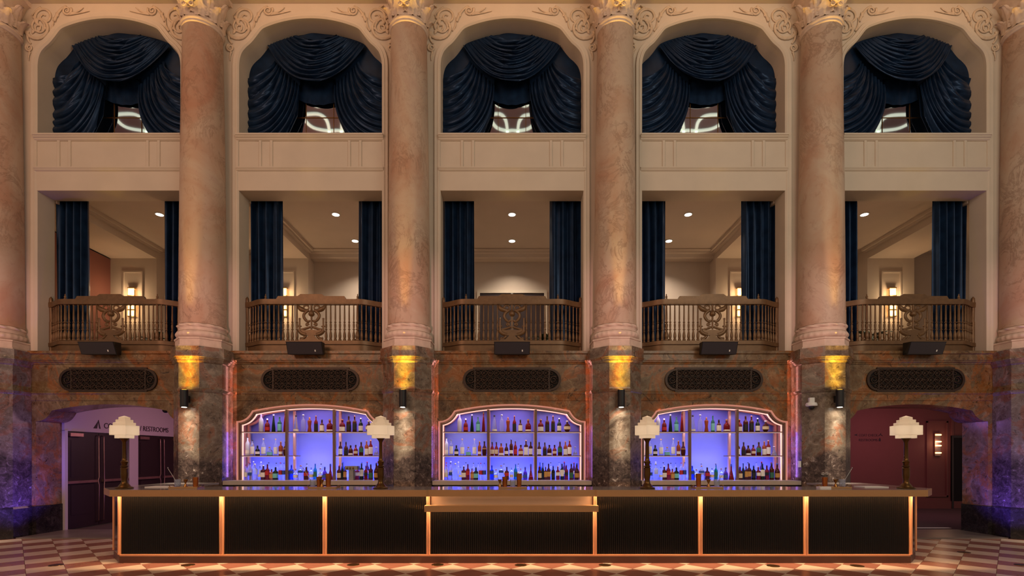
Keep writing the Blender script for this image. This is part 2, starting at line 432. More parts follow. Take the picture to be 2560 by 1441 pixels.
seen.sort(key=lambda c: c[1]); indiv = set(seen[:295])
rest = [MB(), MB()]; h = HD - 0.002
for c in cand:
    x, y, t = c
    if c in indiv:
        o = bpy.data.objects.new('tile', tm[t]); COL.objects.link(o); o.parent = fl; o.location = (x, y, 0)
    else:
        rest[t].add([(x, y - h, 0), (x + h, y, 0), (x, y + h, 0), (x - h, y, 0)], [(0, 1, 2, 3)])
rest[0].build('tile_field', M['cream_tile'], fl, kind='stuff', fix=False); rest[1].build('tile_field', M['terra_tile'], fl, kind='stuff', fix=False)

# ------------------------------------------------------------------ setting: plaster wall above, marble wall below
holes = []
for bx in BAYS:
    holes.append(shift([(1.42, ZBEAM), (-1.42, ZBEAM), (-1.42, ZB), (1.42, ZB)], bx))
    holes.append(shift(up_path, bx))
wall_up = MB().plate([[(-14, ZB), (14, ZB), (14, 12.9), (-14, 12.9)]] + holes, YW, YB + 0.03).build('wall_upper', M['plaster'], kind='structure', loc=(0, YW, ZB))
wall_up['label'] = 'cream plaster wall with arched openings above the marble'
dh = [shift(niche_path + [(-1.454, 1.1), (1.454, 1.1)], bx) for bx in BAYS[1:4]]
outer = [(-14, 0), (-8 - 1.454, 0)] + [(p[0] - 8, p[1]) for p in reversed(niche_path)] + [(-8 + 1.454, 0), (8 - 1.454, 0)] + [(p[0] + 8, p[1]) for p in reversed(niche_path)] + [(8 + 1.454, 0), (14, 0), (14, ZB), (-14, ZB)]
wall_lo = MB().plate([outer] + dh, YM, YJ).build('wall_lower', M['marble'], kind='structure', loc=(0, YM, 0))
wall_lo['label'] = 'brown veined marble wall with arched niches and doorways'
def xprof(prof, x0, x1):
    mb = MB(); n = len(prof)
    mb.add([(x0, y, z) for y, z in prof] + [(x1, y, z) for y, z in prof],
           [(i, (i + 1) % n, n + (i + 1) % n, n + i) for i in range(n)] + [tuple(range(n)), tuple(range(2 * n - 1, n - 1, -1))])
    return mb
led = [(YM + .3, 3.652), (9.84, 3.652), (9.84, 3.60), (9.87, 3.585), (9.87, 3.475), (9.885, 3.462), (9.885, 3.445), (9.91, 3.42), (9.915, 3.40), (YM + .3, 3.40)]
crs = [(YM + .02, 2.86), (9.915, 2.86), (9.885, 2.835), (9.885, 2.815), (9.90, 2.80), (9.905, 2.775), (9.915, 2.68), (YM + .02, 2.67)]
for k, bx in enumerate(BAYS):
    t = xprof(led, bx - 1.56, bx + 1.56).build('ledge_moulding', M['marble'], wall_lo)
    t = xprof(crs, bx - 1.56, bx + 1.56).build('string_course', M['marble'], wall_lo)
# dark marble bases of the door jambs
for sx, bx in ((-1, -8), (1, 8)):
    MB().box(*sorted((bx + sx * 1.435, bx + sx * 1.56)), 9.915, 10.505, 0.0, 0.58).build('base_block', M['marble_dark'], wall_lo)
# entablature soffit above the columns
MB().box(-14, 14, 9.05, YW + .3, 10.585, 11.3).build('trim_entablature', M['plaster'], kind='structure', loc=(0, 9.05, 10.585))

for bx in BAYS:
    light('soffit_fill', 'AREA', (bx, 9.10, 10.40), 4.5, (1.0, 0.48, 0.22), (bx, 9.85, 10.585), shape='RECTANGLE', size=2.4, size_y=0.03)  # added strip out of view, brightens the soffit with orange
# ------------------------------------------------------------------ hall ceiling (seen mirrored in the upper windows)
ZC = 13.0
ceil = MB().box(-16, 16, -12, 10.0, ZC, ZC + .15).build('ceiling', M['hall_ceiling'], kind='structure', loc=(0, 0, ZC))
def ceil_pt(ix, iy):
    """where the view of window point (ix,iy) mirrored in the glass plane meets the hall ceiling"""
    yg = 10.42; wx = px(ix, yg); wz = pz(iy, yg)
    t = (ZC - EYE) / (wz - EYE)                      # ray from the eye continued past the glass
    y = yg * t; return (wx * t, 2 * yg - y, ZC - 0.06)
def ribbon(ipts, wid, name='glow_tracery_rib'):
    pts = [Vector(ceil_pt(*p)) for p in ipts]; mb = MB(); n = len(pts); vs = []; fs = []
    for i, p in enumerate(pts):
        t = (pts[min(i + 1, n - 1)] - pts[max(i - 1, 0)]).normalized(); a = Vector((-t.y, t.x, 0)) * wid
        vs += [p + a, p - a, p + a + Vector((0, 0, .055)), p - a + Vector((0, 0, .055))]
    for i in range(n - 1):
        a, b = 4 * i, 4 * i + 4
        fs += [(a, b, b + 1, a + 1), (a, a + 2, b + 2, b), (a + 1, b + 1, b + 3, a + 3)]
    mb.add(vs, fs).build(name, M['glow_tracery'], ceil, fix=False)
def arcs(cx, cy, rx, ry, a0, a1, n=20): return [(cx + rx * math.cos(R(a0 + (a1 - a0) * i / n)), cy - ry * math.sin(R(a0 + (a1 - a0) * i / n))) for i in range(n + 1)]
for st, al, ar_ in ((1281, 1.0, 1.0), (842, 1.5, 0.85), (1720, 0.85, 1.5), (390, 1.85, 0.8), (2170, 0.8, 1.85)):
    q = lambda pts: smooth([(st + (x - 1281) * (al if x < 1281 else ar_), y) for x, y in pts])
    ribbon(q([(1226, 284), (1229, 300), (1242, 317), (1266, 325), (1281, 324), (1296, 325), (1320, 320), (1335, 308), (1341, 296), (1336, 284)]), 0.046)
    ribbon(q([(1226, 284), (1250, 283), (1263, 296), (1268, 320), (1268, 345), (1267, 365)]), 0.046)
    ribbon(q([(1336, 284), (1311, 287), (1299, 300), (1295, 320), (1295, 345), (1296, 365)]), 0.046)
    ribbon(q([(1230, 232), (1238, 252), (1248, 263), (1262, 256), (1272, 236)]), 0.05)
    ribbon(q([(1332, 232), (1324, 252), (1314, 262), (1301, 256), (1291, 236)]), 0.05)

# ------------------------------------------------------------------ architraves, parapets (trim of each bay)
arch_full = mirror_path([(1.42, ZB)] + ARCH, ZA)
arch_prof = [(-0.002, YW + .02), (-0.002, 9.925), (0.028, 9.90), (0.055, 9.90), (0.062, 9.915), (0.095, 9.905), (0.118, 9.905), (0.128, 9.93), (0.128, YW + .02)]
for k, bx in enumerate(BAYS):
    # path travels counter-clockwise (right foot, apex, left foot): outward is to its right, so reverse it
    MB().sweep([(x + bx, z) for x, z in reversed(arch_full)], arch_prof).build('trim_%d' % (k + 1), M['plaster'], kind='structure', auto=35, loc=(bx, YW, ZB))
    tr = thing('trim_%d' % (k + 11), 'panelled cream parapet under the %s upper window' % BN[k], None, (bx, YW, ZBEAM), kind='structure')
    xprof([(YB, 7.945), (9.84, 7.945), (9.84, 7.915), (9.86, 7.905), (9.86, 7.885), (9.885, 7.87), (9.885, 7.85), (9.91, 7.83), (YB, 7.83)], bx - 1.455, bx + 1.455).build('ledge', M['plaster'], tr)
    MB().box(bx - 1.44, bx + 1.44, 9.925, YB - .02, 7.28, 7.84).build('panel_back', M['plaster'], tr)
    for (a, b) in ((-1.45, -1.42), (-1.02, -0.965), (-0.80, -0.745), (0.745, 0.80), (0.965, 1.02), (1.42, 1.45)):
        MB().bbox(bx + a, bx + b, 9.903, 9.93, 7.285, 7.835, 0.008).build('stile', M['plaster'], tr)
    xprof([(YB - .02, 7.30), (9.87, 7.30), (9.87, 7.275), (9.885, 7.262), (9.885, 7.245), (9.91, 7.225), (YB - .02, 7.215)], bx - 1.455, bx + 1.455).build('moulding', M['plaster'], tr)
    MB().box(bx - 1.44, bx + 1.44, 9.915, YB + .06, ZBEAM - .004, 7.23).build('beam', M['plaster'], tr)

# ------------------------------------------------------------------ columns on marble pedestals
def plan(o=0.0, front=0.43, hw=0.195, c=0.27, back=0.215):
    w = hw + c; k = o * (math.sqrt(2) - 1)
    return [(-(w + o), back), (-(w + o), -(front - c) - k), (-(hw + k), -(front + o)), (hw + k, -(front + o)), (w + o, -(front - c) - k), (w + o, back)]
def stack(levels_, cx):
    return MB().levels([[(cx + p[0], YC + p[1]) for p in plan(o)] for z, o in levels_], [z for z, o in levels_])
def entasis(t): return 0.402 - 0.062 * (0.25 * t + 0.75 * t * t)
def leaf_fn(w, hgt, curl, lobes=5):
    def fn(u, v):
        a = (u - 0.5) * 2; wid = w * (0.55 + 0.45 * math.sin(PI * min(1, v * 0.9 + 0.12))) * (1 - 0.62 * max(0, v - 0.6) / 0.4)
        wid *= 1 + 0.16 * math.sin(lobes * 2 * PI * v)
        r = 0.012 + curl * v ** 3 - 0.035 * a * a * (1 - v) + 0.012 * math.cos(3 * PI * a) + 0.02 * (1 - abs(a))
        z = hgt * (v if v < 0.86 else 0.86 + 0.04 * math.sin((v - 0.86) / 0.14 * PI))
        return (a * wid, -r, z)
    return fn
def make_column(cx):
    t = thing('column', 'c', 'column', (cx, YC, 3.62), 'marble columns along the arcade')
    stack([(3.62, -0.005), (3.655, -0.005), (3.66, -0.022), (3.765, -0.022), (3.77, -0.005), (3.80, -0.005)], cx).build('plinth', M['stone'], t)
    def tor(z, rr, r, mod=None, seg=96, n=10):
        pr = [(rr + r * math.cos(a), r * math.sin(a)) for a in [(-PI / 2 + PI * i / n) for i in range(n + 1)]]
        return MB().lathe(pr, (cx, YC, z), seg, mod)
    tor(3.872, 0.368, 0.07, lambda a, k: 0.017 * abs(math.sin(13 * a)) * math.sin(PI * k / 10)).build('base_torus', M['stone'], t, smooth=True)
    MB().lathe([(0.415, 3.935), (0.415, 3.945), (0.405, 3.955), (0.402, 3.975), (0.408, 3.99), (0.412, 4.0)], (cx, YC, 0), 64).build('base_scotia', M['stone'], t, auto=40)
    tor(4.035, 0.388, 0.036, lambda a, k: 0.014 * math.sin(13 * a + 0.6 * k) * math.sin(PI * k / 10)).build('base_rope', M['stone'], t, smooth=True)
    pr = [(0.412, 4.07), (0.408, 4.085), (0.404, 4.11)] + [(entasis(i / 20), 4.12 + (9.75 - 4.12) * i / 20) for i in range(21)]
    MB().lathe(pr, (cx, YC, 0), 64).build('shaft', M['column'], t, auto=50)
    MB().lathe([(0.34, 9.735), (0.352, 9.742), (0.358, 9.755), (0.352, 9.77), (0.357, 9.782), (0.372, 9.795), (0.377, 9.815), (0.37, 9.838), (0.352, 9.85), (0.33, 9.855)], (cx, YC, 0), 64).build('neck_ring', M['stone'], t, auto=60)
    cap = MB().lathe([(0.335, 9.85), (0.335, 10.1), (0.36, 10.3), (0.42, 10.45), (0.47, 10.49)], (cx, YC, 0), 48).build('capital', M['stone'], t, auto=50)
    lf = {}
    for tier, (n, z, w, hh, cu, a0) in enumerate([(8, 9.855, 0.135, 0.30, 0.12, PI / 8), (8, 9.90, 0.125, 0.46, 0.17, 0)]):
        for i in range(n):
            a = a0 + i * 2 * PI / n
            if tier not in lf:
                o = MB().grid(leaf_fn(w, hh, cu), 8, 16).build('acanthus_leaf', M['stone'], None, smooth=True, fix=False); lf[tier] = o.data; bpy.data.objects.remove(o)
            o = bpy.data.objects.new('acanthus_leaf', lf[tier]); COL.objects.link(o); o.parent = cap
            o.location = (0.34 * math.sin(a), -0.34 * math.cos(a), z - 3.62); o.rotation_euler = (0, 0, a)
    for i in range(4):
        a = PI / 4 + i * PI / 2
        pts = [(0.30 + 0.30 * s_, 0, 10.05 + 0.40 * s_ - 0.05 * s_ * s_) for s_ in [j / 8 for j in range(9)]] + [(0.56 + 0.10 * math.cos(b) * (1 - j / 16), 0, 10.36 + 0.10 * math.sin(b) * (1 - j / 16)) for j, b in [(j, PI / 2.6 - j * 0.55) for j in range(14)]]
        mb = MB().tube([(cx + p[0] * math.cos(a), YC + p[0] * math.sin(a), p[2]) for p in pts], [0.035] * 9 + [0.035 - 0.0015 * j for j in range(14)], 8)
        mb.build('volute', M['stone'], cap, smooth=True)
    # shield on the front of the capital
    sh = [(-0.10, 10.26), (-0.105, 10.12), (-0.07, 10.03), (0, 9.975), (0.07, 10.03), (0.105, 10.12), (0.10, 10.26)]
    MB().plate([[(cx + x, z) for x, z in sh]], YC - 0.53, YC - 0.42).build('shield', M['stone'], cap)
    MB().tube([(cx + x * 1.22, YC - 0.50, z - 0.012) for x, z in sh], 0.022, 8).build('shield_frame', M['stone'], cap, smooth=True)
    for sx in (-1, 1):
        MB().tube(spiral(cx + sx * 0.075, 9.955, 0.05, 0.012, PI / 2, sx * 1.3, 18, YC - 0.47), [0.018 - 0.0006 * i for i in range(19)], 6).build('scroll', M['stone'], cap, smooth=True)
    sq = [(0.52, -0.52), (0.30, -0.44), (0, -0.41), (-0.30, -0.44), (-0.52, -0.52), (-0.44, -0.30), (-0.41, 0), (-0.44, 0.24), (0.44, 0.24), (0.41, 0), (0.44, -0.30)]
    MB().levels([[(cx + x, YC + y) for x, y in sq]] * 2, [10.49, 10.584]).build('abacus', M['stone'], cap)
    return t
def make_pedestal(cx):
    t = thing('marble_pedestal', 'p', 'pedestal', (cx, YC, 0), 'marble pedestals under the columns')
    stack([(0.0, 0.02), (0.56, 0.02), (0.60, 0.0)], cx).build('base', M['marble_dark'], t)
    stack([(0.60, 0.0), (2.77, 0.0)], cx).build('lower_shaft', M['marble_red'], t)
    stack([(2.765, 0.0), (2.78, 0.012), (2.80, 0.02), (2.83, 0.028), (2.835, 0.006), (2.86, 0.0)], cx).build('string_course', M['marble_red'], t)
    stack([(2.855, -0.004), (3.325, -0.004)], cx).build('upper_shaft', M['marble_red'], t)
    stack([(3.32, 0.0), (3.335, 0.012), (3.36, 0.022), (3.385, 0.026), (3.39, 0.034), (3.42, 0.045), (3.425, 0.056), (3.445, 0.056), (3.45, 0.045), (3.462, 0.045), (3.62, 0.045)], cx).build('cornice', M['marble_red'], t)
    return t
side = ['leftmost column, cut by the left edge of the picture', 'second column from left, right of the doors with restroom sign', 'third column from left, between left and centre upper windows',
        'fourth column from left, between centre and right upper windows', 'fifth column from left, above the white security camera', 'rightmost column, cut by the right edge of the picture']
side2 = ['leftmost marble pedestal, washed with blue light beside the doors', 'second marble pedestal from left, between doors and left bottle niche', 'third marble pedestal from left, between left and centre bottle niches',
         'fourth marble pedestal from left, between centre and right bottle niches', 'fifth marble pedestal from left, carrying the white security camera', 'rightmost marble pedestal, washed with blue light at its foot']
c0 = make_column(COLS[0]); p0 = make_pedestal(COLS[0])
for i, cx in enumerate(COLS):
    c = c0 if i == 0 else copy_to(c0, cx - COLS[0]); c['label'] = 'pinkish marble ' + side[i]
    p = p0 if i == 0 else copy_to(p0, cx - COLS[0]); p['label'] = side2[i]

# ------------------------------------------------------------------ up and down wall lamps on the pedestals, with their light
def make_wall_lamp(cx):
    t = thing('wall_lamp', 'w', 'wall lamp', (cx, 9.15, 2.47), 'cylinder wall lamps on the pedestals')
    MB().lathe([(0.048, 2.475), (0.066, 2.475), (0.066, 2.79), (0.048, 2.79), (0.048, 2.765), (0.044, 2.765)][0:4], (cx, 9.15, 0), 32).build('housing', M['black'], t, auto=40)
    MB().box(cx - .03, cx + .03, 9.15, 9.285, 2.57, 2.69).build('bracket', M['black'], t)
    MB().lathe([(0.042, 2.468), (0.042, 2.4752)], (cx, 9.15, 0), 24).build('lens', M['lit_white'], t)
    MB().lathe([(0.042, 2.7895), (0.042, 2.795)], (cx, 9.15, 0), 24).build('lens', M['lit_gold'], t)
    return t
w0 = None
for i, cx in enumerate(COLS):
    lab = 'black cylinder wall lamp on the %s marble pedestal from left' % ON[i]
    if w0 is None: w0 = make_wall_lamp(cx); w = w0
    else: w = copy_to(w0, cx - COLS[0])
    w['label'] = lab
    for pw, sz in ((15.0, 172), (66.0, 66), (105.0, 40), (60.0, 26)):      # peaked upward distribution of the gold uplight
        light('uplight', 'SPOT', (cx, 9.15, 2.80), pw, (1.0, 0.60, 0.03), (cx, 9.15, 5.0), spot_size=R(sz), spot_blend=1.0 if sz > 100 else 0.7, shadow_soft_size=0.015)
    light('uplight', 'SPOT', (cx, 9.15, 2.80), 1300, (1.0, 0.55, 0.12), (cx, 9.15 - 0.05, 5.0), spot_size=R(15), spot_blend=0.5, shadow_soft_size=0.015)
    light('uplight', 'SPOT', (cx, 9.15, 2.80), 1700, (1.0, 0.60, 0.10), (cx, 9.15, 5.0), spot_size=R(5.5), spot_blend=0.8, shadow_soft_size=0.01)
    for pw, sz in ((9.0, 172), (50.0, 66), (90.0, 40), (150.0, 26)):
        light('downlight', 'SPOT', (cx, 9.15, 2.46), pw, (1.0, 0.84, 0.66), (cx, 9.15, 0.0), spot_size=R(sz), spot_blend=1.0 if sz > 100 else 0.85, shadow_soft_size=0.015)

# ------------------------------------------------------------------ spandrel scroll ornaments
def make_spandrel(bx, sx):
    t = thing('scroll_ornament', 's', 'ornament', (bx + sx * 1.5, YW, 9.6), 'carved plaster scrolls beside the arches')
    y = YW - 0.014
    def sp(cx_, cz, r0, r1, a0, tr, w0_, w1_, nm='scroll'):
        n = 30; pts = [(bx + sx * p[0], p[1], p[2]) for p in spiral(cx_, cz, r0, r1, a0, tr, n, y)]
        MB().tube(pts, [w0_ + (w1_ - w0_) * i / n for i in range(n + 1)], 8, flat=0.6).build(nm, M['plaster_orn'], t, smooth=True)
    def curve(p0, p1, p2, w0_, w1_, nm='stem'):
        pts = [(bx + sx * p[0], y, p[1]) for p in bez(p0, p1, p2, 14)]
        MB().tube(pts, [w0_ + (w1_ - w0_) * (i / 14) for i in range(15)], 8, flat=0.6).build(nm, M['plaster_orn'], t, smooth=True)
    sp(1.30, 10.31, 0.20, 0.03, R(-60), 1.55, 0.028, 0.014)
    sp(1.42, 10.11, 0.26, 0.04, R(-20), -1.45, 0.034, 0.016)
    sp(1.40, 10.10, 0.13, 0.02, R(120), 1.3, 0.022, 0.012)
    sp(0.85, 10.44, 0.095, 0.015, R(150), 1.7, 0.024, 0.012)
    sp(1.60, 9.70, 0.075, 0.015, R(60), -1.6, 0.024, 0.012)
    curve((1.10, 10.22), (1.02, 10.46), (0.86, 10.53), 0.03, 0.018)
    curve((0.78, 10.38), (0.62, 10.40), (0.52, 10.50), 0.022, 0.008); curve((0.80, 10.36), (0.60, 10.38), (0.40, 10.43), 0.02, 0.006)
    curve((1.62, 10.02), (1.66, 9.86), (1.56, 9.78), 0.03, 0.016); curve((1.58, 9.62), (1.62, 9.52), (1.60, 9.44), 0.024, 0.006)
    curve((1.36, 10.50), (1.48, 10.44), (1.54, 10.34), 0.024, 0.010); curve((1.18, 10.03), (1.10, 10.14), (1.12, 10.30), 0.022, 0.008)
    for (lx, lz, a) in ((1.50, 10.30, 0.6), (1.28, 10.08, -0.4), (1.44, 10.24, 1.4), (1.52, 10.02, 2.2), (1.04, 10.36, 0.9)):
        pts = [(bx + sx * (lx + 0.075 * (s_ - .5) * math.cos(a)), y, lz + 0.12 * (s_ - .5) * math.sin(a)) for s_ in [i / 8 for i in range(9)]]
        MB().tube(pts, [0.002 + 0.03 * math.sin(PI * i / 8) for i in range(9)], 8, flat=0.5).build('leaf', M['plaster_orn'], t, smooth=True)
    return t
sl = make_spandrel(-8.0, -1); sr = make_spandrel(-8.0, 1)
for k, bx in enumerate(BAYS):
    a = sl if k == 0 else copy_to(sl, bx + 8); b = sr if k == 0 else copy_to(sr, bx + 8)
    a['label'] = 'carved plaster scrolls at upper left of the %s arch' % BN[k]; b['label'] = 'carved plaster scrolls at upper right of the %s arch' % BN[k]

# ------------------------------------------------------------------ upper windows: mirrored panes
for k, bx in enumerate(BAYS):
    w = thing('window_%d' % (k + 1), 'mirrored window panes reflecting the lit ceiling, %s bay' % BN[k], None, (bx, 10.42, ZS), kind='structure')
    for i in range(-1, 2):
        for j in range(2):
            x0 = bx + i * 0.574 - 0.287; z0, z1 = ((8.0, 8.623), (8.635, 9.25))[j]
            MB().box(x0 + .005, x0 + .569, 10.42, 10.428, z0, z1).build('pane', M['mirror'], w)
    for i in (-0.287, 0.287): MB().box(bx + i - .005, bx + i + .005, 10.410, 10.432, 8.0, 9.25).build('glazing_bar', M['brass'], w)
    MB().box(bx - .86, bx + .86, 10.410, 10.432, 8.623, 8.635).build('glazing_bar', M['brass'], w)

# ------------------------------------------------------------------ swagged velvet curtains in the upper arches
def ridge(p): return abs(math.sin(PI * p)) ** 0.75
def make_swag(bx, seed):
    rnd = random.Random(seed); ph = [rnd.uniform(-.25, .25) for _ in range(24)]
    t = thing('swag_curtain', 's', 'curtain', (bx, YB, ZS), 'swagged navy velvet curtains in the upper arches')
    yb = YB + 0.05
    inner = [(x * 1.07, z + .09) for x, z in up_path]
    cut = [(1.52, 7.90)] + [(x, z) for x, z in inner if z > 8.05] + [(-1.52, 7.90), (-0.75, 7.90), (-0.42, 8.6), (-0.36, 9.36), (0.36, 9.36), (0.42, 8.6), (0.75, 7.90)]
    MB().plate([[(bx + x, z) for x, z in cut]], YB + 0.032, YB + 0.040).build('back_cloth', M['velvet'], t)
    def wob(v, s_=1.0):
        q = v * 11; i = int(q) % 23; f = q - int(q); return (ph[i] * (1 - f) + ph[i + 1] * f) * s_
    # side drapes
    for sx in (-1, 1):
        N = 8.5; o_ = rnd.uniform(0, .5)
        def fn(u, v):
            s0 = (-0.86 + 0.50 * v, 9.70 - 0.50 * v ** 0.9)
            if v < 0.82: e = (-1.412, 9.34 - (9.34 - 7.92) * (v / 0.82) ** 0.95)
            else: e = (-1.412 + 0.67 * (v - 0.82) / 0.18, 7.92)
            c = (s0[0] * (0.80 + 0.20 * v) + e[0] * (0.20 - 0.20 * v), e[1] + (s0[1] - e[1]) * (-0.04 + 0.46 * v ** 3))
            x = (1 - u) ** 2 * s0[0] + 2 * u * (1 - u) * c[0] + u * u * e[0]; z = (1 - u) ** 2 * s0[1] + 2 * u * (1 - u) * c[1] + u * u * e[1]
            env = 0.35 + 0.65 * math.sin(PI * (0.12 + 0.80 * u)); fold = ridge(N * v + o_ + 0.9 * wob(v + 0.15 * u) + 0.35 * math.sin(3 * u + 5 * v))
            small = 0.35 * ridge(2.3 * N * v + 1.3 * u + o_)
            y = yb - 0.015 - 0.15 * env * (0.72 * fold + 0.28 * small) - 0.04 * math.sin(PI * u)
            z = max(z - 0.03 * fold * env, 7.90)
            return (bx - sx * x if sx == 1 else bx + x, y, z)
        MB().grid(fn, 28, 150).build('side_drape', M['velvet'], t, smooth=True, fix=False)
    # shadowed under-valance
    def fv(u, v):
        a = 2 * u - 1; return (bx + 0.62 * a, YB + 0.11 - 0.008 * math.sin(13 * PI * u), 9.75 - (0.88 - 0.22 * a * a) * v)
    MB().grid(fv, 30, 4).build('under_valance', M['velvet'], t, smooth=True, fix=False)
    # swag
    N = 8.5
    def fs_(u, v):
        a = 2 * u - 1; vv = v ** 0.9
        ax = 0.40 + 0.60 * vv; az = 10.19 - 0.21 * vv ** 1.2; zb_ = 10.06 - 0.93 * v; p = 1.75 + 0.45 * v
        x = ax * a; z = zb_ + (az - zb_) * abs(a) ** p
        env = 0.16 + 0.84 * math.sin(PI * (0.02 + 0.96 * u)); tgl = 0.12 * math.sin(7 * a + 9 * v)
        fold = ridge(N * v + 0.8 * wob(v + .1 * a) + tgl); small = ridge(2.1 * N * v + 1.1 * a)
        y = yb - 0.07 - 0.16 * env * (0.74 * fold + 0.26 * small) - 0.10 * (1 - a * a) * v
        z -= 0.035 * fold * math.sin(PI * u)
        return (bx + x, y, z)
    def fs2(u, v):
        # fan of gathered cloth above the first fold
        return fs_(u, v)
    MB().grid(fs2, 44, 150).build('swag', M['velvet'], t, smooth=True, fix=False)
    def fc(u, v):
        a = 2 * u - 1; zt = 10.262 - 0.075 * a * a; zb_ = 10.07 + 0.12 * abs(a) ** 1.8
        return (bx + 0.42 * a, yb - 0.055 - 0.05 * v + 0.01 * math.sin(5 * a), zt + (zb_ - zt) * v)
    MB().grid(fc, 24, 6).build('swag_top', M['velvet'], t, smooth=True, fix=False)
    return t
for k, bx in enumerate(BAYS):
    c = make_swag(bx, 40 + k); c['label'] = 'swagged navy velvet curtain in the %s upper arch' % BN[k]

# ------------------------------------------------------------------ lower curtains
def make_drape(bx, x0, x1, seed):
    rnd = random.Random(seed); phs = [rnd.uniform(0, 6) for _ in range(4)]
    def fn(u, v):
        z = 7.0 - (7.0 - 3.72) * v
        n = 4.0; y = YB + 0.15 + 0.06 * math.sin(2 * PI * n * u + phs[0] + 0.6 * math.sin(1.6 * v + phs[1]) + 0.8 * math.sin(4 * u + phs[2])) + 0.012 * math.sin(2 * PI * 9 * u + phs[2] + v)
        x = x0 + (x1 - x0) * u + 0.012 * math.sin(2 * PI * n * u * 2 + phs[3]) * v
        return (bx + x, y, z)
    return MB().grid(fn, 90, 14).build('drape', M['velvet'], None, smooth=True, fix=False, loc=(bx + (x0 + x1) / 2, YB, 3.72), cat='curtain', group='straight navy drapes on the balcony')
for k, bx in enumerate(BAYS):
    a = make_drape(bx, -1.47, -0.79, 10 + k); b = make_drape(bx, 0.79, 1.47, 30 + k)
    a['label'] = 'straight navy drape, left side of the %s balcony opening' % BN[k]; b['label'] = 'straight navy drape, right side of the %s balcony opening' % BN[k]

# ------------------------------------------------------------------ balustrades
def bal_y(x):
    a = abs(x)
    if a <= 0.96: return 9.98
    q = min(1, (a - 0.96) / 0.46); return 9.98 + 0.22 * (q * q * (3 - 2 * q))
def rail_mb(bx, prof, x0=-1.415, x1=1.415, n=48):
    m = len(prof); vs = []; fs = []
    for i in range(n + 1):
        x = x0 + (x1 - x0) * i / n; y = bal_y(x)
        vs += [(bx + x, y + p[0], p[1]) for p in prof]
    for i in range(n):
        for j in range(m): q = (j + 1) % m; fs.append((i * m + j, (i + 1) * m + j, (i + 1) * m + q, i * m + q))
    fs += [tuple(range(m)), tuple(n * m + j for j in range(m))]
    return MB().add(vs, fs)
BAL = [(0.020, 0.0), (0.030, 0.01), (0.030, 0.035), (0.020, 0.045), (0.026, 0.07), (0.029, 0.10), (0.024, 0.15), (0.014, 0.20), (0.012, 0.215), (0.024, 0.222), (0.024, 0.235), (0.014, 0.242), (0.017, 0.27), (0.021, 0.305), (0.020, 0.33), (0.012, 0.36), (0.022, 0.368), (0.022, 0.38), (0.012, 0.39), (0.016, 0.44), (0.012, 0.70), (0.018, 0.712), (0.018, 0.722)]
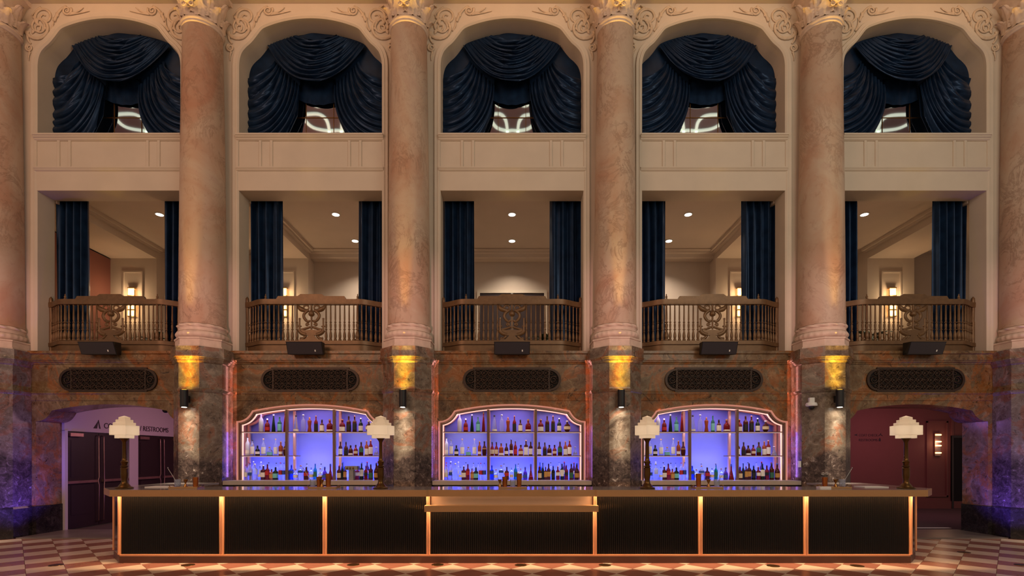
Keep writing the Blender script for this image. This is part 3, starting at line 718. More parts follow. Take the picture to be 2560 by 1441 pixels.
def make_balustrade(bx):
    t = thing('balustrade', 'b', 'railing', (bx, 9.98, ZB), 'bronze balcony balustrades')
    rail_mb(bx, [(-.045, 4.60), (.045, 4.60), (.05, 4.64), (.05, 4.70), (-.05, 4.70), (-.05, 4.64)]).build('top_rail', M['bronze'], t, auto=50)
    rail_mb(bx, [(-.05, 3.80), (.05, 3.80), (.05, 3.875), (-.05, 3.875)]).build('bottom_rail', M['bronze'], t, auto=50)
    rail_mb(bx, [(-.02, 3.66), (.03, 3.66), (.03, 3.80), (-.02, 3.80)]).build('kerb', M['bronze'], t, auto=50)
    cr = [(-.70, 4.70), (.70, 4.70), (.66, 4.765), (.27, 4.765), (.21, 4.805), (-.21, 4.805), (-.27, 4.765), (-.66, 4.765)]
    MB().plate([[(bx + x, z) for x, z in cr]], 9.95, 10.01).build('crest', M['bronze'], t)
    bm = None; xs = [0.29 + 0.092 * i for i in range(7)] + [1.0, 1.08, 1.16, 1.24, 1.315, 1.375]
    for x in [-q for q in reversed(xs)] + xs:
        if bm is None: o = MB().lathe(BAL, (0, 0, 0), 12).build('baluster', M['bronze'], None, auto=50); bm = o.data; bpy.data.objects.remove(o)
        o = bpy.data.objects.new('baluster', bm); COL.objects.link(o); o.parent = t; o.location = (x, bal_y(x) - 9.98, 3.875 - ZB)
    for x in (-0.918, 0.918):
        MB().lathe([(r * 1.5, 3.875 + z) for r, z in BAL] + [(0.03, 4.60)], (bx + x, 9.98, 0), 16).build('newel', M['bronze'], t, auto=50)
        MB().lathe([(0.03, 4.70), (0.03, 4.715), (0.014, 4.725), (0.022, 4.75), (0.018, 4.77), (0.008, 4.785), (0.012, 4.80), (0.001, 4.82)], (bx + x, 9.98, 0), 12).build('finial', M['bronze'], t, auto=50)
    for x in (-1.395, 1.395):
        MB().lathe([(0.03, 3.66), (0.03, 4.3), (0.024, 4.32), (0.03, 4.62), (0.034, 4.74), (0.03, 4.79), (0.012, 4.815), (0.001, 4.83)], (bx + x, 10.19, 0), 14).build('end_post', M['bronze'], t, auto=50)
    # centre ornament: winged lyre on a boat-shaped stand
    orn = MB(); y = 9.975
    def tb(pts, w, fl=1.0, nm=None): orn.tube([(bx + p[0], y, p[1]) for p in pts], [q * 1.35 for q in w], 8, flat=0.75)
    for sx in (-1, 1):
        tb([(sx * p[0], p[1]) for p in bez((0.26, 4.59), (0.25, 4.49), (0.06, 4.475), 10)], [0.012 + 0.024 * math.sin(PI * i / 10) for i in range(11)])
        tb([(sx * p[0], p[2]) for p in spiral(0.095, 4.53, 0.075, 0.03, R(-60), 0.95, 18)], [0.016 - 0.0004 * i for i in range(19)])
        tb([(sx * p[0], p[1]) for p in bez((0.05, 4.49), (0.23, 4.40), (0.10, 4.28), 14)], [0.022] * 15)
        tb([(sx * p[0], p[1]) for p in bez((0.10, 4.28), (0.05, 4.24), (0.035, 4.29), 8)], [0.018] * 9)
        tb([(sx * p[0], p[2]) for p in spiral(0.085, 4.20, 0.035, 0.01, R(200), -1.2, 14)], [0.012] * 15)
        tb([(sx * p[0], p[1]) for p in bez((0.02, 4.155), (0.14, 4.11), (0.20, 4.10), 8)], [0.018] * 9)
        tb([(sx * 0.232, 4.07), (sx * 0.238, 4.16), (sx * 0.236, 4.31)], [0.018, 0.014, 0.013]); tb([(sx * .236, 4.305), (sx * .236, 4.325), (sx * .236, 4.335)], [0.017, 0.017, 0.006])
        tb([(sx * p[0], p[1]) for p in bez((0.20, 4.175), (0.235, 4.15), (0.27, 4.175), 6)], [0.012] * 7)
        tb([(sx * p[0], p[1]) for p in bez((0.24, 4.09), (0.22, 4.02), (0.10, 4.00), 8)], [0.03] * 9)
        tb([(sx * p[0], p[1]) for p in bez((0.12, 4.01), (0.09, 3.95), (0.22, 3.90), 8)], [0.02] * 9)
        tb([(sx * p[0], p[2]) for p in spiral(0.19, 3.915, 0.035, 0.012, R(60), -1.2, 12)], [0.013] * 13)
    orn.lathe([(0.018, 4.11), (0.018, 4.36), (0.05, 4.38), (0.062, 4.41), (0.05, 4.45), (0.035, 4.47), (0.02, 4.50), (0.02, 4.6)], (bx, y, 0), 12)
    orn.plate([[(bx - .24, 4.10), (bx - .21, 4.02), (bx - .10, 3.985), (bx + .10, 3.985), (bx + .21, 4.02), (bx + .24, 4.10), (bx + .1, 4.085), (bx, 4.10), (bx - .1, 4.085)]], y - .02, y + .02)
    orn.plate([[(bx - .13, 3.90), (bx + .13, 3.90), (bx + .04, 4.00), (bx - .04, 4.00)]], y - .018, y + .018)
    orn.plate([[(bx - .25, 3.872), (bx + .25, 3.872), (bx + .22, 3.905), (bx - .22, 3.905)]], y - .025, y + .025)
    orn.build('lyre_ornament', M['bronze'], t, auto=50)
    return t
b0 = make_balustrade(-8.0)
for k, bx in enumerate(BAYS):
    b = b0 if k == 0 else copy_to(b0, bx + 8); b['label'] = 'bronze balustrade with lyre ornament on the %s balcony' % BN[k]

# ------------------------------------------------------------------ loudspeakers on the ledge
def make_speaker(bx):
    t = thing('loudspeaker', 's', 'speaker', (bx, 9.72, 3.55), 'black loudspeakers on the ledge')
    x0, x1 = bx - 0.345, bx + 0.345; MBv = MB()
    fr = [(9.60, 3.778), (9.69, 3.548)]      # front edge: top, bottom (tilted down)
    bk = [(9.832, 3.80), (9.832, 3.565)]
    v = [(x0, *fr[1]), (x1, *fr[1]), (x1 - .03, *bk[1]), (x0 + .03, *bk[1]), (x0, *fr[0]), (x1, *fr[0]), (x1 - .03, *bk[0]), (x0 + .03, *bk[0])]
    MBv.add(v, [(0, 3, 2, 1), (4, 5, 6, 7), (0, 1, 5, 4), (1, 2, 6, 5), (2, 3, 7, 6), (3, 0, 4, 7)]).build('cabinet', M['black'], t)
    g = [(x0 + .012, 9.686, 3.558), (x1 - .012, 9.686, 3.558), (x1 - .012, 9.603, 3.770), (x0 + .012, 9.603, 3.770)]
    n_ = Vector((0, -0.23, -0.09)).normalized() * 0.006
    g2 = [tuple(Vector(p) + n_) for p in g]
    MB().add(g + g2, [(4, 5, 6, 7), (0, 1, 5, 4), (1, 2, 6, 5), (2, 3, 7, 6), (3, 0, 4, 7)]).build('front_grille', M['black_cloth'], t)
    c = Vector((bx + 0.20, 9.6627, 3.618)) + n_ * 2
    q = Vector((0, -0.09, 0.23)).normalized() * 0.018
    MB().add([c + Vector((-.012, 0, 0)) - q, c + Vector((.012, 0, 0)) - q, c + Vector((.012, 0, 0)) + q, c + Vector((-.012, 0, 0)) + q], [(0, 1, 2, 3)]).build('badge', M['white_plastic'], t, fix=False)
    MB().box(bx - .05, bx + .05, 9.80, 9.93, 3.655, 3.73).build('bracket', M['black'], t)
    return t
s0_ = make_speaker(-8.0)
for k, bx in enumerate(BAYS):
    s_ = s0_ if k == 0 else copy_to(s0_, bx + 8); s_['label'] = 'black wedge loudspeaker below the %s balcony balustrade' % BN[k]

# ------------------------------------------------------------------ bronze ventilation grilles
def pill(bx, zc, hw, hh, ins, step):
    """rectangle with rounded bulging ends"""
    pts = [(bx - hw + ins, zc - hh), (bx + hw - ins, zc - hh)]
    r = hh - step
    pts += [(bx + hw - ins, zc - r)] if step > 0 else []
    pts += [(bx + hw - ins + (ins) * math.cos(a), zc + r * math.sin(a)) for a in [(-PI / 2 + PI * i / 14) for i in range(1, 14)]]
    pts += [(bx + hw - ins, zc + r)] if step > 0 else []
    pts += [(bx + hw - ins, zc + hh), (bx - hw + ins, zc + hh)]
    pts += [(bx - hw + ins, zc + r)] if step > 0 else []
    pts += [(bx - hw + ins - ins * math.cos(a), zc + r * math.sin(a)) for a in [(PI / 2 - PI * i / 14) for i in range(1, 14)]]
    pts += [(bx - hw + ins, zc - r)] if step > 0 else []
    return pts
def make_vent(bx):
    zc = 3.09; t = thing('vent_grille', 'v', 'vent', (bx, YM, zc - .25), 'bronze ventilation grilles in the marble wall')
    out = pill(bx, zc, 0.97, 0.245, 0.20, 0.03); inn = pill(bx, zc, 0.925, 0.205, 0.20, 0.02)
    MB().plate([out, inn], 9.895, YM + .01).build('frame', M['grille'], t)
    MB().plate([pill(bx, zc, 0.93, 0.21, 0.20, 0.02)], 9.924, 9.929).build('back_plate', M['grille_back'], t)
    for x in (-0.735, 0.735): MB().box(bx + x - .012, bx + x + .012, 9.900, 9.927, zc - .205, zc + .205).build('bar', M['grille'], t)
    for z in (-0.205, 0.195): MB().box(bx - .74, bx + .74, 9.900, 9.927, zc + z, zc + z + .012).build('bar', M['grille'], t)
    for z in (-0.07, 0.065): MB().box(bx - .735, bx + .735, 9.908, 9.927, zc + z, zc + z + .008).build('bar', M['grille'], t)
    rm = {}
    for j in range(3):
        for i in range(12):
            kk = (i + j) % 2
            if kk not in rm:
                mb = MB(); mb.tube([(0.052 * math.cos(2 * PI * q / 16), 0, 0.052 * math.sin(2 * PI * q / 16)) for q in range(17)], 0.011, 6)
                a = PI / 4 if kk else 0
                mb.tube([(0.05 * math.cos(a) * s_, -0.003, 0.05 * math.sin(a) * s_) for s_ in (-1, 0, 1)], 0.010, 6)
                mb.tube([(0.022 * math.cos(2 * PI * q / 10 + 1), -0.004, 0.022 * math.sin(2 * PI * q / 10 + 1)) for q in range(9)], 0.008, 6)
                o = mb.build('grille_ring', M['grille'], None, smooth=True); rm[kk] = o.data; bpy.data.objects.remove(o)
            o = bpy.data.objects.new('grille_ring', rm[kk]); COL.objects.link(o); o.parent = t
            o.location = (-0.735 + 1.47 * (i + .5) / 12, 9.912 - YM, 0.25 - 0.135 + 0.135 * j)
    for sx in (-1, 1):
        mb = MB()
        mb.tube(spiral(bx + sx * 0.82, zc, 0.075, 0.02, 0, sx * 1.4, 20, 9.912), 0.010, 6)
        for sz in (-1, 1):
            mb.tube(spiral(bx + sx * 0.785, zc + sz * 0.13, 0.045, 0.012, R(90 * sz), sx * sz * 1.2, 14, 9.912), 0.009, 6)
            mb.tube([(bx + sx * p[0], 9.912, zc + sz * p[1]) for p in bez((0.76, 0.03), (0.83, 0.10), (0.90, 0.06), 8)], 0.009, 6)
        mb.build('end_scroll', M['grille'], t, smooth=True)
    return t
v0 = make_vent(-8.0)
for k, bx in enumerate(BAYS):
    v_ = v0 if k == 0 else copy_to(v0, bx + 8); v_['label'] = 'dark bronze scrollwork vent grille under the %s balcony' % BN[k]

# ------------------------------------------------------------------ balcony room behind the lower openings
ZR = 7.07; YR = 13.6
MB().box(-14, 14, YB + .03, YR + .2, ZR, ZR + .1).build('ceiling_balcony', M['room_wall'], kind='structure', loc=(0, YB, ZR))
MB().box(-14, 14, YB + .0, YR + .2, ZB - .12, ZB).build('floor_balcony', M['balcony_floor'], kind='structure', loc=(0, YB, ZB - .12))
MB().box(-14, 14, YR, YR + .15, ZB, ZR).build('wall_balcony_back', M['room_wall'], kind='structure', loc=(0, YR, ZB))
def cornice(x0, x1, yf, name='cornice'):
    return xprof([(YR, ZR), (yf, ZR), (yf, ZR - .03), (yf + .05, ZR - .05), (yf + .07, ZR - .09), (yf + .12, ZR - .11), (yf + .15, ZR - .18), (yf + .2, ZR - .20), (YR, ZR - .21)], x0, x1)
cornice(-5.4, 5.4, 13.2).build('trim_21', M['room_wall'], kind='structure', loc=(0, 13.2, ZR - .2))
for k, cx in enumerate((-10.0, -6.0, 6.0, 10.0)):
    bm_ = thing('trim_%d' % (22 + k), None, None, (cx, 13.2, ZB), kind='structure')
    MB().box(cx - .60, cx + .60, YB + .06, 13.62, 6.80, ZR).build('beam', M['room_wall'], bm_)
    for sx in (-1, 1):
        a, b = sorted((cx + sx * .60, cx + sx * .68)); MB().box(a, b, YB + .06, 13.25, 6.96, 7.0).build('beam_moulding', M['room_wall'], bm_)
        a, b = sorted((cx + sx * .60, cx + sx * .74)); MB().box(a, b, YB + .06, 13.25, 7.0, ZR).build('beam_moulding', M['room_wall'], bm_)
    MB().box(cx - .62, cx + .62, 13.2, 13.62, ZB, 6.80).build('pier', M['room_wall'], bm_)
    MB().plate([[(cx - .26, 4.0), (cx + .26, 4.0), (cx + .26, 6.45), (cx - .26, 6.45)], [(cx - .225, 4.035), (cx + .225, 4.035), (cx + .225, 6.415), (cx - .225, 6.415)]], 13.17, 13.21).build('panel_frame', M['room_wall'], bm_)
MB().box(-12.2, -10.6, YB + .06, 13.62, ZB, ZR - .3).build('wall_balcony_left', M['maroon_wall'], kind='structure', loc=(-11.4, YB, ZB))
# doors in the back wall of the balcony room
dr = thing('door_1', 'dark double door in pale frame on the centre balcony', None, (0, YR, ZB), kind='structure')
MB().plate([[(-.95, ZB), (.95, ZB), (.95, 6.08), (-.95, 6.08)], [(-.87, ZB + .01), (.87, ZB + .01), (.87, 6.0), (-.87, 6.0)]], YR - .05, YR + .01).build('door_frame', M['plaster'], dr)
for a, b in ((-.87, -.03), (.03, .87)): MB().box(a, b, YR - .025, YR - .005, ZB, 6.0).build('door_leaf', M['door'], dr)
MB().box(-.03, .03, YR - .045, YR - .002, ZB, 6.0).build('mullion', M['steel'], dr)
# sconces and downlights
def make_sconce(cx, y, z0, s=1.0):
    t = thing('wall_sconce', 's', 'sconce', (cx, y, z0), 'glass rod sconces on the balcony')
    MB().box(cx - .05 * s, cx + .05 * s, y - .03, y + .01, z0 + .02, z0 + .72 * s).build('back_plate', M['brass'], t)
    for a, b in ((0.02, 0.16), (0.20, 0.34), (0.56, 0.74)):
        for q in (-0.06, -0.02, 0.02, 0.06):
            MB().lathe([(0.017 * s, z0 + a * s), (0.017 * s, z0 + b * s)], (cx + q * s, y - .07, 0), 10).build('glass_rod', M['lit_warm'], t, smooth=True)
    for z in (0.0, 0.165, 0.345, 0.54, 0.745):
        MB().box(cx - .088 * s, cx + .088 * s, y - .095, y - .02, z0 + z * s, z0 + (z + .018) * s).build('band', M['brass'], t)
    return t
sc0 = None
for cx, nm in ((-10.0, 'far left'), (-6.0, 'left'), (6.0, 'right'), (10.0, 'far right')):
    if sc0 is None: sc0 = make_sconce(cx, 13.2, 5.24); s_ = sc0
    else: s_ = copy_to(sc0, cx + 10)
    s_['label'] = 'glowing glass rod wall sconce on the %s balcony' % nm
    light('sconce_light', 'POINT', (cx, 13.0, 5.78), 9.0, (1.0, 0.70, 0.40), shadow_soft_size=0.05)
    light('sconce_light', 'POINT', (cx, 13.0, 5.28), 5.0, (1.0, 0.66, 0.34), shadow_soft_size=0.05)
def make_down(cx, y):
    t = thing('ceiling_downlight', 'd', 'downlight', (cx, y, ZR), 'recessed ceiling downlights on the balcony')
    MB().lathe([(0.075, ZR - .012), (0.10, ZR - .012), (0.10, ZR + .0005), (0.075, ZR + .0005)], (cx, y, 0), 24).build('trim_ring', M['white_plastic'], t, auto=40)
    MB().lathe([(0.076, ZR - .014), (0.076, ZR - .006)], (cx, y, 0), 24).build('lens', M['lit_down'], t)
    return t
dl0 = None
for bx, k in zip(BAYS, range(5)):
    for y, nm in ((11.35, 'nearer'), (12.75, 'farther')):
        if y > 12 and k in (0, 4): continue
        if dl0 is None: dl0 = make_down(bx, y); d_ = dl0
        else: d_ = copy_to(dl0, bx + 8, dy=y - 11.35)
        d_['label'] = '%s recessed ceiling downlight on the %s balcony' % (nm, BN[k])
        light('downlight_beam', 'SPOT', (bx, y, ZR - .03), 195, (1.0, 0.83, 0.66), (bx, y, 3), spot_size=R(120), spot_blend=0.8, shadow_soft_size=0.06)
# palms
def make_palm(cx, y, seed, hgt):
    rnd = random.Random(seed); t = thing('potted_palm', 'p', 'plant', (cx, y, ZB), None)
    MB().lathe([(0.12, 0), (0.16, 0.02), (0.19, 0.32), (0.17, 0.32), (0.165, 0.29)], (cx, y, ZB), 20).build('pot', M['pot'], t, auto=40)
    MB().lathe([(0.03, 0.25), (0.02, hgt * .6)], (cx, y, ZB), 8).build('stem', M['leaf'], t)
    for i in range(12):
        a = i * 2.4; up = rnd.uniform(.35, .9); ln = rnd.uniform(.30, .5); z0 = ZB + hgt * rnd.uniform(.35, .62)
        def fn(u, v):
            s_ = v; wv = 0.06 * math.sin(PI * (0.08 + 0.92 * s_)) * (0.75 + 0.5 * abs(math.sin(22 * s_))); q = (u - .5) * 2 * wv
            rr = ln * s_; z = z0 + up * ln * s_ * 1.4 - 0.7 * ln * s_ * s_ * 1.2 - abs(u - .5) * 0.03
            return (cx + rr * math.cos(a) - q * math.sin(a), y + rr * math.sin(a) + q * math.cos(a), z)
        MB().grid(fn, 2, 24).build('leaf', M['leaf'], t, smooth=True, fix=False)
    return t
make_palm(px(390, 11.2), 11.2, 1, 0.95)['label'] = 'small dark green palm behind the far left balustrade'
make_palm(px(1358, 11.2), 11.2, 2, 1.0)['label'] = 'small dark green palm behind the centre balustrade'
make_palm(px(2172, 10.9), 10.9, 3, 0.95)['label'] = 'small dark green palm behind the far right balustrade'

# ------------------------------------------------------------------ doorway passages in the outer bays
fs_mat = M['floor_stone']
for k, bx in ((0, -8.0), (4, 8.0)):
    MB().box(bx - 1.45, bx + 1.45, 9.52, 10.6, -.005, 0.022).build('doorway_step', fs_mat, kind='structure', loc=(bx, 9.52, 0), label='grey stone threshold at the %s doorway' % BN[k])
MB().box(-13.8, -5.2, 10.6, 16.5, -.006, 0.0).build('floor_lobby', M['carpet'], kind='structure', loc=(-8, 10.6, 0))
MB().box(5.2, 16.0, 10.6, 16.5, -.006, 0.0).build('floor_passage', M['carpet'], kind='structure', loc=(9, 10.6, 0))
MB().box(8 - 1.5, 8 + 1.6, 10.92, 11.0, -.004, 0.006).build('trim_threshold', M['paper'], kind='structure', loc=(8, 10.92, 0))
for (x0, x1, nm, m) in ((-13.8, -5.2, 'lobby', M['lilac_wall']), (5.2, 16.0, 'passage', M['maroon_wall'])):
    MB().box(x0, x1, YJ + .02, 16.5, 3.0, 3.1).build('ceiling_%s' % nm, m, kind='structure', loc=((x0 + x1) / 2, YJ, 3.0))
MB().box(-9.6, -5.2, 15.6, 15.7, 0, 3.0).build('wall_lobby_back', M['lilac_wall'], kind='structure', loc=(-7, 15.6, 0))
MB().box(-5.3, -5.2, YJ, 15.7, 0, 3.0).build('wall_lobby_right', M['lilac_wall'], kind='structure', loc=(-5.2, YJ, 0))
# wall with two pairs of doors, running back from the left jamb
XD = -9.40
wd = MB().add([(XD, YJ - .0, 2.11), (XD, 15.6, 2.11), (XD, 15.6, 3.0), (XD, YJ, 3.0), (XD - .15, YJ, 2.11), (XD - .15, 15.6, 2.11), (XD - .15, 15.6, 3.0), (XD - .15, YJ, 3.0)],
              [(0, 1, 2, 3), (4, 5, 6, 7), (0, 1, 5, 4), (3, 2, 6, 7), (0, 3, 7, 4), (1, 2, 6, 5)]).build('wall_lobby_left', M['lilac_wall'], kind='structure', loc=(XD, YJ, 0))
for y0, y1 in ((10.50, 10.57), (12.27, 12.56), (14.26, 15.6)):
    MB().box(XD - .15, XD + .012, y0, y1, 0, 2.12).build('door_post', M['lilac_wall'], wd)
dn = 2
for (ya, yb_) in ((10.57, 12.27), (12.56, 14.26)):
    d = thing('door_%d' % dn, '%s pair of dark doors with pull bars under the restroom sign' % ('nearer' if dn == 2 else 'farther'), None, (XD, (ya + yb_) / 2, 0), kind='structure'); dn += 1
    ym = (ya + yb_) / 2
    for (a, b, hs) in ((ya + .01, ym - .006, ym - .07), (ym + .006, yb_ - .01, ym + .07)):
        lf_ = MB().box(XD - .09, XD - .04, a, b, 0.012, 2.105).build('door_leaf', M['door'], d)
        MB().box(XD - .045, XD - .034, a + .12, b - .12, 0.30, 0.95).build('door_panel', M['door'], lf_)
        MB().box(XD - .045, XD - .034, a + .12, b - .12, 1.12, 1.92).build('door_panel', M['door'], lf_)
        lo, hi = (a, hs - .02) if hs > (a + b) / 2 else (hs + .02, b)
        MB().box(XD - .045, XD + .01, lo, hi, 0.985, 1.04).build('push_bar', M['door_metal'], lf_)
        MB().tube([(XD - .03, hs, 2.04), (XD + .02, hs, 2.02), (XD + .02, hs, 1.93), (XD + .03, hs, 1.10), (XD + .02, hs + (0.02 if hs > ym else -0.02), 1.02), (XD + .03, hs, 0.92), (XD + .02, hs, 0.12), (XD - .03, hs, 0.09)], 0.012, 8).build('pull_bar', M['door_metal'], lf_, smooth=True)
        cl = (a + .04, a + .36) if hs > (a + b) / 2 else (b - .36, b - .04)
        MB().box(XD - .045, XD + .03, cl[0], cl[1], 2.0, 2.07).build('door_closer', M['door_metal'], lf_)
def text_mesh(name, body, loc, rot, width=None, height=0.1, mat=None, label=None, parent=None):
    cu = bpy.data.curves.new(name, 'FONT'); cu.body = body; cu.size = 1.0; cu.extrude = 0.004
    o = bpy.data.objects.new(name, cu); COL.objects.link(o); bpy.context.view_layer.update()
    me = bpy.data.meshes.new_from_object(o.evaluated_get(bpy.context.evaluated_depsgraph_get())); bpy.data.objects.remove(o)
    xs = [v.co.x for v in me.vertices]; ys = [v.co.y for v in me.vertices]
    sx = (width / (max(xs) - min(xs))) if width else height / (max(ys) - min(ys)); sy = height / (max(ys) - min(ys)); mx, my = min(xs), min(ys)
    for v in me.vertices: v.co.x = (v.co.x - mx) * sx; v.co.y = (v.co.y - my) * sy; v.co.z *= 1.0
    me.materials.clear(); me.materials.append(mat or M['text'])
    o = bpy.data.objects.new(name, me); COL.objects.link(o); o.location = loc; o.rotation_euler = rot
    if label: tag(o, label, 'sign')
    return o
text_mesh('sign_lettering', 'COAT CHECK / RESTROOMS', (XD + .004, 11.52, 2.215), (PI / 2, 0, PI / 2), 2.15, 0.125, label='dark restroom sign lettering above the doors')
ar = MB()
def yz_plate(pts, x): ar.add([(x, p[0], p[1]) for p in pts] + [(x + .006, p[0], p[1]) for p in pts], [tuple(range(len(pts))), tuple(range(2 * len(pts) - 1, len(pts) - 1, -1))] + [(i, (i + 1) % len(pts), len(pts) + (i + 1) % len(pts), len(pts) + i) for i in range(len(pts))])
yz_plate([(11.22, 2.20), (11.32, 2.20), (11.36, 2.38)], XD + .001); yz_plate([(11.385, 2.20), (11.42, 2.20), (11.365, 2.40), (11.35, 2.38)], XD + .001)
ar.build('arrow_emblem', M['text'], None, loc=(XD, 11.3, 2.2), label='dark pointed arrow emblem left of the restroom lettering', cat='emblem')
MB().lathe([(0.06, 0.0), (0.06, -.02), (0.05, -.05), (0.02, -.07)], (px(414, 10.62), 10.62, pz(1027, 10.62) + .02), 18).build('ceiling_camera', M['black'], None, smooth=True, loc=(px(414, 10.62), 10.62, pz(1027, 10.62)), label='small dark dome camera at top right of the left doorway', cat='camera')
light('lobby_light', 'AREA', (-7.2, 12.6, 2.96), 66, (0.92, 0.46, 0.56), (-8.6, 12.6, 0), size=1.8)
light('lobby_light', 'POINT', (-7.6, 11.2, 0.5), 9, (0.28, 0.14, 1.0), shadow_soft_size=0.1)
# far wall of the right passage
YF = 15.0
wp = MB().box(8.6, 15.9, YF, YF + .1, 0, 3.0).build('wall_passage_back', M['maroon_wall'], kind='structure', loc=(12, YF, 0))
MB().box(5.2, 5.3, YJ, YF, 0, 3.0).build('wall_passage_left', M['maroon_wall'], kind='structure', loc=(5.2, YJ, 0))
MB().box(8.6, 8.7, 14.0, YF, 0, 3.0).build('wall_passage_return', M['maroon_wall'], kind='structure', loc=(8.6, 14, 0))
MB().box(8.7, 15.9, YF - .03, YF, 0, 0.22).build('baseboard_passage', M['maroon_wall'], kind='structure', loc=(12, YF, 0))
for x0, x1 in ((12.42, 13.06),):
    for a, b, c, d in ((x0, x0 + .045, 0.35, 2.62), (x1 - .045, x1, 0.35, 2.62), (x0, x1, 2.575, 2.62), (x0, x1, 0.35, 0.395), (x1 + .10, x1 + .17, 0.25, 2.80)):
        MB().box(a, b, YF - .03, YF, c, d).build('panel_moulding', M['maroon_wall'], wp)
d = thing('door_4', 'narrow dark doorway beside the lit sconce in right passage', None, (13.45, YF, 0), kind='structure')
MB().box(13.22, 13.75, YF - .02, YF, 0, 2.12).build('door_leaf', M['grille_back'], d)
MB().plate([[(13.16, 0), (13.81, 0), (13.81, 2.19), (13.16, 2.19)], [(13.22, .01), (13.75, .01), (13.75, 2.12), (13.22, 2.12)]], YF - .04, YF).build('door_frame', M['door'], d)
text_mesh('sign_lettering', 'COAT CHECK', (px(2147, YF), YF - .002, pz(1092, YF)), (PI / 2, 0, 0), 0.57, 0.075, label='dark upper line of lettering reading coat check on maroon wall')
text_mesh('sign_lettering', 'RESTROOMS', (px(2147, YF), YF - .002, pz(1104, YF)), (PI / 2, 0, 0), 0.56, 0.075, label='dark lower line of lettering reading restrooms on maroon wall')
sg = MB()
sg.plate([[(px(2134, YF), pz(1088, YF)), (px(2144, YF), pz(1091, YF)), (px(2142, YF), pz(1088, YF)), (px(2144, YF), pz(1085, YF))]], YF - .006, YF)
sg.build('arrow_emblem', M['text'], None, loc=(px(2139, YF), YF, 2.2), label='small dark left arrow beside the coat check lettering', cat='emblem')
sg = MB(); hx, hz = px(2201, YF), pz(1090, YF)
sg.plate([[(hx - .07, hz), (hx, hz + .05), (hx + .07, hz), (hx + .055, hz - .015), (hx, hz + .022), (hx - .055, hz - .015)]], YF - .006, YF); sg.tube([(hx, YF - .003, hz + .04), (hx, YF - .003, hz + .06), (hx + .015, YF - .003, hz + .075)], 0.008, 6)
sg.build('hanger_emblem', M['text'], None, loc=(hx, YF, hz), label='small dark hanger emblem right of the coat check lettering', cat='emblem')
sg = MB(); hx, hz = px(2199, YF), pz(1104, YF)
sg.plate([[(hx - .03, hz), (hx + .03, hz), (hx + .03, hz + .07), (hx - .03, hz + .07)]], YF - .006, YF); sg.lathe([(0.014, 0.075), (0.014, 0.1)], (hx, YF - .012, hz), 10)
sg.build('restroom_emblem', M['text'], None, loc=(hx, YF, hz), label='small dark figure emblem right of the restrooms lettering', cat='emblem')
ps = thing('wall_sconce', 'tall sconce with four lit glass bars in the right passage', 'sconce', (px(2341, YF), YF, 1.6))
pxc = px(2341, YF); MB().box(pxc - .085, pxc + .085, YF - .05, YF, 1.58, 2.26).build('back_plate', M['door_metal'], ps)
for yy in (1088, 1105, 1115, 1133):
    z = pz(yy, YF); MB().tube([(pxc - .08, YF - .07, z), (pxc, YF - .07, z), (pxc + .08, YF - .07, z)], 0.02, 10).build('glass_bar', M['lit_warm'], ps, smooth=True)
light('passage_sconce_light', 'POINT', (pxc, YF - .25, 1.95), 3.0, (1.0, 0.6, 0.4), shadow_soft_size=0.1)
light('passage_light', 'AREA', (10.6, 13.0, 2.96), 60, (0.80, 0.34, 0.46), (11.0, 15, 0.8), size=1.6)
light('passage_light', 'POINT', (7.2, 12.4, 2.4), 10, (0.62, 0.26, 0.95), shadow_soft_size=0.02)
light('passage_light', 'POINT', (7.6, 11.2, 0.5), 6, (0.28, 0.14, 1.0), shadow_soft_size=0.1)
# blue uplights at the feet of the outer pedestals
for sx in (-1, 1):
    light('blue_uplight', 'SPOT', (sx * 8.75, 9.36, 0.12), 160, (0.14, 0.07, 1.0), (sx * 9.62, 9.50, 1.15), spot_size=R(95), spot_blend=0.8, shadow_soft_size=0.05)

